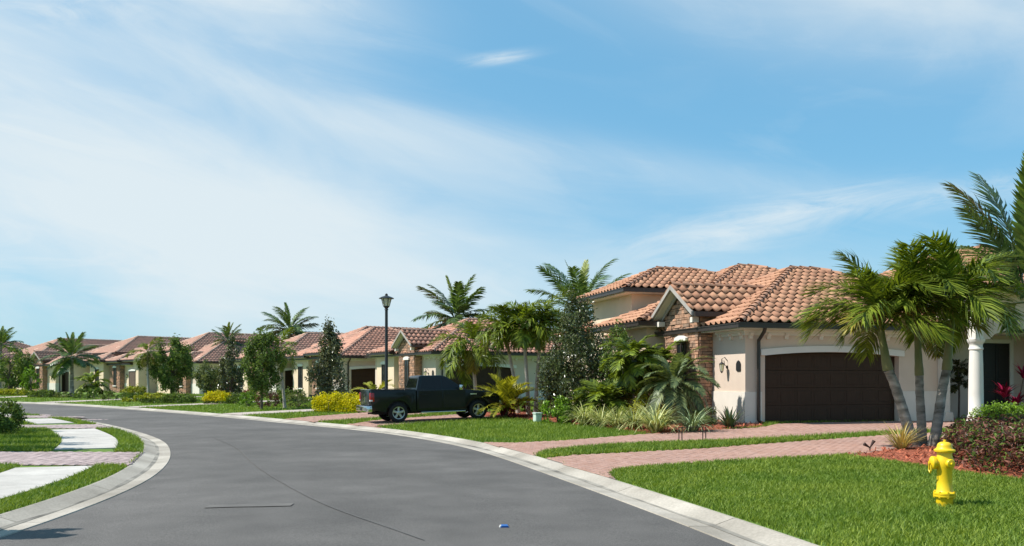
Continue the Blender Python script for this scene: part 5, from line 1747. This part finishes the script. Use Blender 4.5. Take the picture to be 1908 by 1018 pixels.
def truck():
    x, y, z = gp(742, 789)
    SC = 0.84
    hd = math.radians(23)
    x1, y1, z1 = x + 3.1 * math.cos(hd), y + 3.1 * math.sin(hd), 0
    z1 = tz(x1, y1) + 0.03; z += 0.03
    pitch = math.atan2(z1 - z, 3.1)
    # the wheel seen is the near (right-hand) one: shift to the vehicle's middle
    off = Vector((-math.sin(hd), math.cos(hd), 0)) * 0.87 * SC
    root = thing('pickup_truck', 'black crew-cab pickup truck parked on the paved driveway', 'pickup truck', (x + off.x, y + off.y, z))
    root.rotation_euler = (0, -pitch, hd); root.scale = (SC,) * 3
    HWB = 0.98
    RA, FA, WR = 0.0, 3.57, 0.405

    def arch(cx, r, z0, n=12):
        return [(cx + r * math.cos(w), WR + r * math.sin(w)) for w in np.linspace(math.pi - math.asin(min(1, (WR - z0) / r)) + 2 * math.asin(min(1, (WR - z0) / r)), 0 - math.asin(min(1, (WR - z0) / r)) * 1.0, n)] if False else \
               [(cx + r * math.cos(w), max(z0, WR + r * math.sin(w))) for w in np.linspace(math.pi, 0, n)]
    # cab and bonnet block (lower body ahead of the bed)
    lo = 0.42
    low = [(0.80, lo), (FA - 0.52, lo)] + arch(FA, 0.52, lo) + [(4.45, lo + 0.02), (4.58, 0.62), (4.58, 0.95), (4.50, 1.13), (4.2, 1.20), (3.1, 1.30), (2.9, 1.33), (0.80, 1.33)]
    MB().prism(low, 'y', -HWB, HWB).build('body', 'carpaint', root, smooth=True, bevel=0.05)
    # greenhouse with tumblehome
    prof = [(0.80, 1.30), (3.02, 1.30), (2.15, 1.90), (1.95, 1.945), (1.1, 1.945), (0.98, 1.92)]
    m_ = MB(); n = len(prof)
    yy = lambda z_: HWB - 0.03 - 0.22 * max(0, (z_ - 1.3)) / 0.645
    m_.add([(px, -yy(pz), pz) for px, pz in prof] + [(px, yy(pz), pz) for px, pz in prof], [list(range(n))[::-1], list(range(n, 2 * n))] + [(i, (i + 1) % n, n + (i + 1) % n, n + i) for i in range(n)])
    m_.build('cab', 'carpaint', root, smooth=True, bevel=0.04)

    def sidepane(poly, sg, name='side_window', mat='carglass', d=0.006, parent=root):
        m_ = MB(); n = len(poly)
        a = [(px, sg * (yy(pz) - 0.02), pz) for px, pz in poly]; b = [(px, sg * (yy(pz) + d), pz) for px, pz in poly]
        m_.add(a + b, [list(range(n)), list(range(n, 2 * n))[::-1]] + [(i, (i + 1) % n, n + (i + 1) % n, n + i) for i in range(n)])
        return m_.build(name, mat, parent, fix=True)
    for sg in (-1, 1):
        sidepane([(1.0, 1.40), (1.92, 1.40), (1.92, 1.86), (1.14, 1.86)], sg)
        sidepane([(1.98, 1.40), (2.78, 1.40), (2.12, 1.85), (1.98, 1.86)], sg)
        # door outlines, handles, mirror, sill step
        for x0, x1 in ((0.88, 1.93), (1.97, 2.98)):
            m_ = MB(); y0 = HWB + 0.001
            m_.box(x0, x1, min(sg * (HWB - 0.01), sg * (HWB + 0.008)), max(sg * (HWB - 0.01), sg * (HWB + 0.008)), 0.55, 1.3)
            d_ = m_.build('door', 'carpaint', root, bevel=0.006)
            hx = x0 + 0.12 if sg else x0
            m_ = MB(); m_.box(hx, hx + 0.24, min(sg * (HWB + 0.009), sg * (HWB + 0.04)), max(sg * (HWB + 0.009), sg * (HWB + 0.04)), 1.10, 1.135)
            m_.build('handle', 'carpaint', d_, bevel=0.008)
        m_ = MB(); m_.box(0.95, 2.95, min(sg * (HWB - 0.1), sg * (HWB + 0.1)), max(sg * (HWB - 0.1), sg * (HWB + 0.1)), 0.36, 0.41)
        m_.build('side_step', 'chrome', root, bevel=0.015)
        m_ = MB()
        m_.box(2.62, 2.80, min(sg * (HWB + 0.06), sg * (HWB + 0.27)), max(sg * (HWB + 0.06), sg * (HWB + 0.27)), 1.30, 1.52)
        mi = m_.build('mirror', 'chrome', root, smooth=True, bevel=0.05)
        MB().tube([(2.72, sg * (HWB - 0.05), 1.34), (2.72, sg * (HWB + 0.1), 1.37)], 0.03, 6).build('mirror_arm', 'plastic', mi)
        m_ = MB(); m_.box(3.2, 3.5, min(sg * (HWB - .01), sg * (HWB + .012)), max(sg * (HWB - .01), sg * (HWB + .012)), 1.08, 1.13)
        m_.build('fender_badge', 'chrome', root)
        # bed side with arch
        bed_ = [(-1.12, 0.55), (-0.52, lo + 0.02)] + arch(RA, 0.52, lo + 0.02) + [(0.78, lo), (0.78, 1.36), (-1.16, 1.38), (-1.18, 0.9)]
        m_ = MB(); m_.prism(bed_, 'y', sg * (HWB - 0.16), sg * HWB) if sg > 0 else m_.prism(bed_, 'y', -HWB, -(HWB - 0.16))
        m_.build('bed_side', 'carpaint', root, smooth=True, bevel=0.035)
        m_ = MB(); m_.box(-1.19, 0.78, min(sg * (HWB - .15), sg * (HWB - .0)), max(sg * (HWB - .15), sg * (HWB - .0)), 1.375, 1.395)
        m_.build('bed_rail', 'plastic', root, bevel=0.006)
        # tail lamp
        m_ = MB(); m_.box(-1.20, -1.02, min(sg * (HWB - 0.17), sg * (HWB + 0.012)), max(sg * (HWB - 0.17), sg * (HWB + 0.012)), 0.90, 1.27)
        tl = m_.build('tail_lamp', 'tail', root, smooth=True, bevel=0.03)
        m_ = MB(); m_.box(-1.207, -1.1, min(sg * (HWB - 0.15), sg * (HWB + 0.016)), max(sg * (HWB - 0.15), sg * (HWB + 0.016)), 0.915, 0.98)
        m_.build('reverse_lens', 'clear', tl, bevel=0.01)
        m_ = MB(); m_.box(4.42, 4.595, min(sg * 0.55, sg * 0.93), max(sg * 0.55, sg * 0.93), 0.86, 1.08)
        m_.build('headlamp', 'clear', root, smooth=True, bevel=0.04)
    # windscreen and rear window
    def slab(x0, z0, x1, z1, w0, w1, name):
        d = Vector((z1 - z0, 0, -(x1 - x0))).normalized() * 0.012
        if (x0 > 2) != (d.x > 0): d = -d
        v = [(x0, -w0, z0), (x0, w0, z0), (x1, w1, z1), (x1, -w1, z1)]
        v2 = [(a + d.x, b, c + d.z) for a, b, c in v]
        v0 = [(a - d.x, b, c - d.z) for a, b, c in v]
        MB().prism
        m_ = MB(); m_.add(v0 + v2, [(0, 1, 2, 3), (7, 6, 5, 4)] + [(i, (i + 1) % 4, 4 + (i + 1) % 4, 4 + i) for i in range(4)])
        m_.build(name, 'carglass', root, fix=True)
    slab(2.93, 1.362, 2.21, 1.858, 0.84, 0.70, 'windscreen')
    slab(0.84, 1.42, 0.955, 1.83, 0.76, 0.66, 'rear_window')
    m_ = MB(); m_.box(-1.02, 0.78, -0.81, 0.81, 0.78, 0.84); m_.box(0.70, 0.775, -0.81, 0.81, 0.84, 1.33)
    m_.build('bed_floor', 'plastic', root)
    tg = MB(); tg.box(-1.19, -1.10, -0.80, 0.80, 0.74, 1.375)
    tg_ = tg.build('tailgate', 'carpaint', root, smooth=True, bevel=0.03)
    m_ = MB(); m_.box(-1.205, -1.185, -0.16, 0.16, 1.13, 1.22); m_.build('handle', 'plastic', tg_, bevel=0.01)
    m_ = MB(); m_.prism([(0.0, 0.12), (0.1, 0.07), (0.075, -0.06), (0, -0.14), (-0.075, -0.06), (-0.1, 0.07)], 'x', -1.205, -1.185)
    for i in range(len(m_.v)): m_.v[i] = (m_.v[i][0], m_.v[i][1], m_.v[i][2] + 0.98)
    m_.build('emblem', 'chrome', tg_, fix=True)
    m_ = MB(); m_.box(-1.19, -1.11, -0.80, 0.80, 1.376, 1.41); m_.build('tailgate_cap', 'chrome', tg_, bevel=0.012)
    m_ = MB(); m_.prism([(-1.36, 0.50), (-1.36, 0.70), (-1.30, 0.73), (-1.12, 0.73), (-1.12, 0.47), (-1.30, 0.46)], 'y', -0.97, 0.97)
    bp = m_.build('rear_bumper', 'chrome', root, smooth=True, bevel=0.025)
    m_ = MB(); m_.box(-1.372, -1.355, -0.17, 0.17, 0.53, 0.66); m_.build('number_plate', 'plastic', bp)
    m_ = MB(); m_.prism([(4.5, 0.46), (4.72, 0.50), (4.72, 0.74), (4.52, 0.80)], 'y', -0.97, 0.97)
    m_.build('front_bumper', 'chrome', root, smooth=True, bevel=0.03)
    m_ = MB(); m_.box(4.50, 4.60, -0.54, 0.54, 0.82, 1.10); m_.build('grille', 'chrome', root, smooth=True, bevel=0.03)
    m_ = MB(); m_.box(-0.9, 4.2, -0.5, 0.5, 0.34, 0.6)
    m_.tube([(RA, -0.8, WR), (RA, 0.8, WR)], 0.07, 8); m_.tube([(FA, -0.8, WR), (FA, 0.8, WR)], 0.06, 8)
    m_.box(-0.75, 0.75, -0.80, 0.80, 0.62, 0.95); m_.box(FA - 0.6, FA + 0.6, -0.8, 0.8, 0.6, 0.95)
    m_.tube([(-1.2, -0.55, 0.42), (0.5, -0.5, 0.45)], 0.04, 8)
    m_.build('chassis', 'plastic', root)
    # wheels
    for cx in (RA, FA):
        for sg in (-1, 1):
            mt = Matrix.Translation((cx, sg * 0.87, WR)) @ Matrix.Rotation(-sg * math.pi / 2, 4, 'X')
            w_ = MB().lathe([(0.255, -0.12), (0.31, -0.13), (0.385, -0.115), (0.405, -0.08), (0.405, 0.08), (0.385, 0.115), (0.31, 0.13), (0.255, 0.12)], 36, mt, False).build('wheel', 'tyre', root, smooth=True)
            MB().lathe([(0.25, -0.1), (0.262, 0.1), (0.262, 0.122), (0.235, 0.118), (0.222, 0.05), (0.215, -0.06)], 30, mt, False).build('rim', 'alloy', w_, smooth=True)
            sp = MB()
            for i in range(5):
                a = i * 2 * math.pi / 5 + 0.3
                r_ = mt @ Matrix.Rotation(a, 4, 'Z')
                sp.box(0.04, 0.24, -0.045, 0.045, 0.05, 0.105, r_)
            sp.lathe([(0.075, 0.04), (0.075, 0.11), (0.05, 0.12)], 14, mt)
            sp.build('spokes', 'alloy', w_, bevel=0.012)
            m_ = MB().lathe([(0.215, 0.016), (0.05, 0.022)], 20, mt).build('brake_disc', 'plastic', w_)


truck()


def small_things():
    # low metal stand on the grass strip between the two drives
    x0, y0, z0 = gp(1265, 826); x1, y1, _ = gp(1315, 824)
    root = thing('garden_sign_frame', 'low dark metal frame of four stakes on the grass strip', 'sign frame', (x0, y0, z0), math.atan2(y1 - y0, x1 - x0))
    L_ = math.hypot(x1 - x0, y1 - y0); h = 0.37
    for xx in (0, 0.075, L_ - 0.075, L_):
        MB().tube([(xx, 0, -0.1), (xx, 0, h)], 0.012, 6).build('stake', 'brownmetal', root)
    MB().tube([(-0.02, 0, h), (L_ + 0.02, 0, h)], 0.008, 6).build('crossbar', 'brownmetal', root)
    MB().tube([(0.0, 0, h - 0.1), (L_, 0, h - 0.1)], 0.006, 6).build('crossbar', 'brownmetal', root)
    # twin-headed garden spotlight
    x, y, z = gp(1621, 843)
    root = thing('garden_spotlight', 'small dark twin-headed garden spotlight on the mulch edge', 'spotlight', (x, y, z))
    MB().tube([(0, 0, -0.06), (0, 0, 0.1)], 0.012, 6).build('stake', 'brownmetal', root)
    for d, nm in (((-0.11, 0.0, 0.16), 0), ((0.075, 0, 0.22), 1)):
        p0, p1 = Vector((0, 0, 0.09)), Vector(d)
        q = p0.lerp(p1, 0.45)
        MB().tube([p0, q, p1, p1 + (p1 - p0).normalized() * 0.01], [0.012, 0.02, 0.034, 0.036], 10).build('lamp_head', 'brownmetal', root, smooth=True)
    # utility box
    x, y, z = gp(1003, 788.5)
    root = thing('utility_box', 'pale green utility box half hidden by the bright green shrub', 'utility box', (x, y, z), 0.3)
    m_ = MB(); m_.box(-0.09, 0.13, 0, 0.3, -0.05, 0.30); m_.build('cabinet', 'greenbox', root, bevel=0.015)
    m_ = MB(); m_.box(-0.11, 0.15, -0.02, 0.32, 0.301, 0.345); m_.build('lid', 'greenbox', root, bevel=0.015)
    m_ = MB(); m_.box(-0.06, 0.1, -0.012, -0.001, 0.02, 0.26); m_.build('door_panel', 'greenbox', root, bevel=0.004)
    # blue raised reflector on the road
    px, py = rp(940, 983)
    dr, dl = -sdist([(px, py)], RIGHT, RN)[0], -sdist([(px, py)], LEFT, LN)[0]
    zc = 0.045 * (1 - (2 * dl / (dl + dr) - 1) ** 2)
    root = thing('road_reflector', 'small blue reflective stud on the road', 'reflector', (px, py, zc), 0.1)
    MB().prism([(-0.05, 0), (0.05, 0), (0.035, 0.02), (-0.035, 0.02)], 'y', -0.05, 0.05).build('body', 'blue', root, bevel=0.003)
    MB().add
    m_ = MB(); m_.prism([(-0.058, 0.0), (-0.0505, 0.0), (-0.037, 0.019), (-0.045, 0.019)], 'y', -0.04, 0.04); m_.build('lens', 'clear', root, fix=True)


small_things()
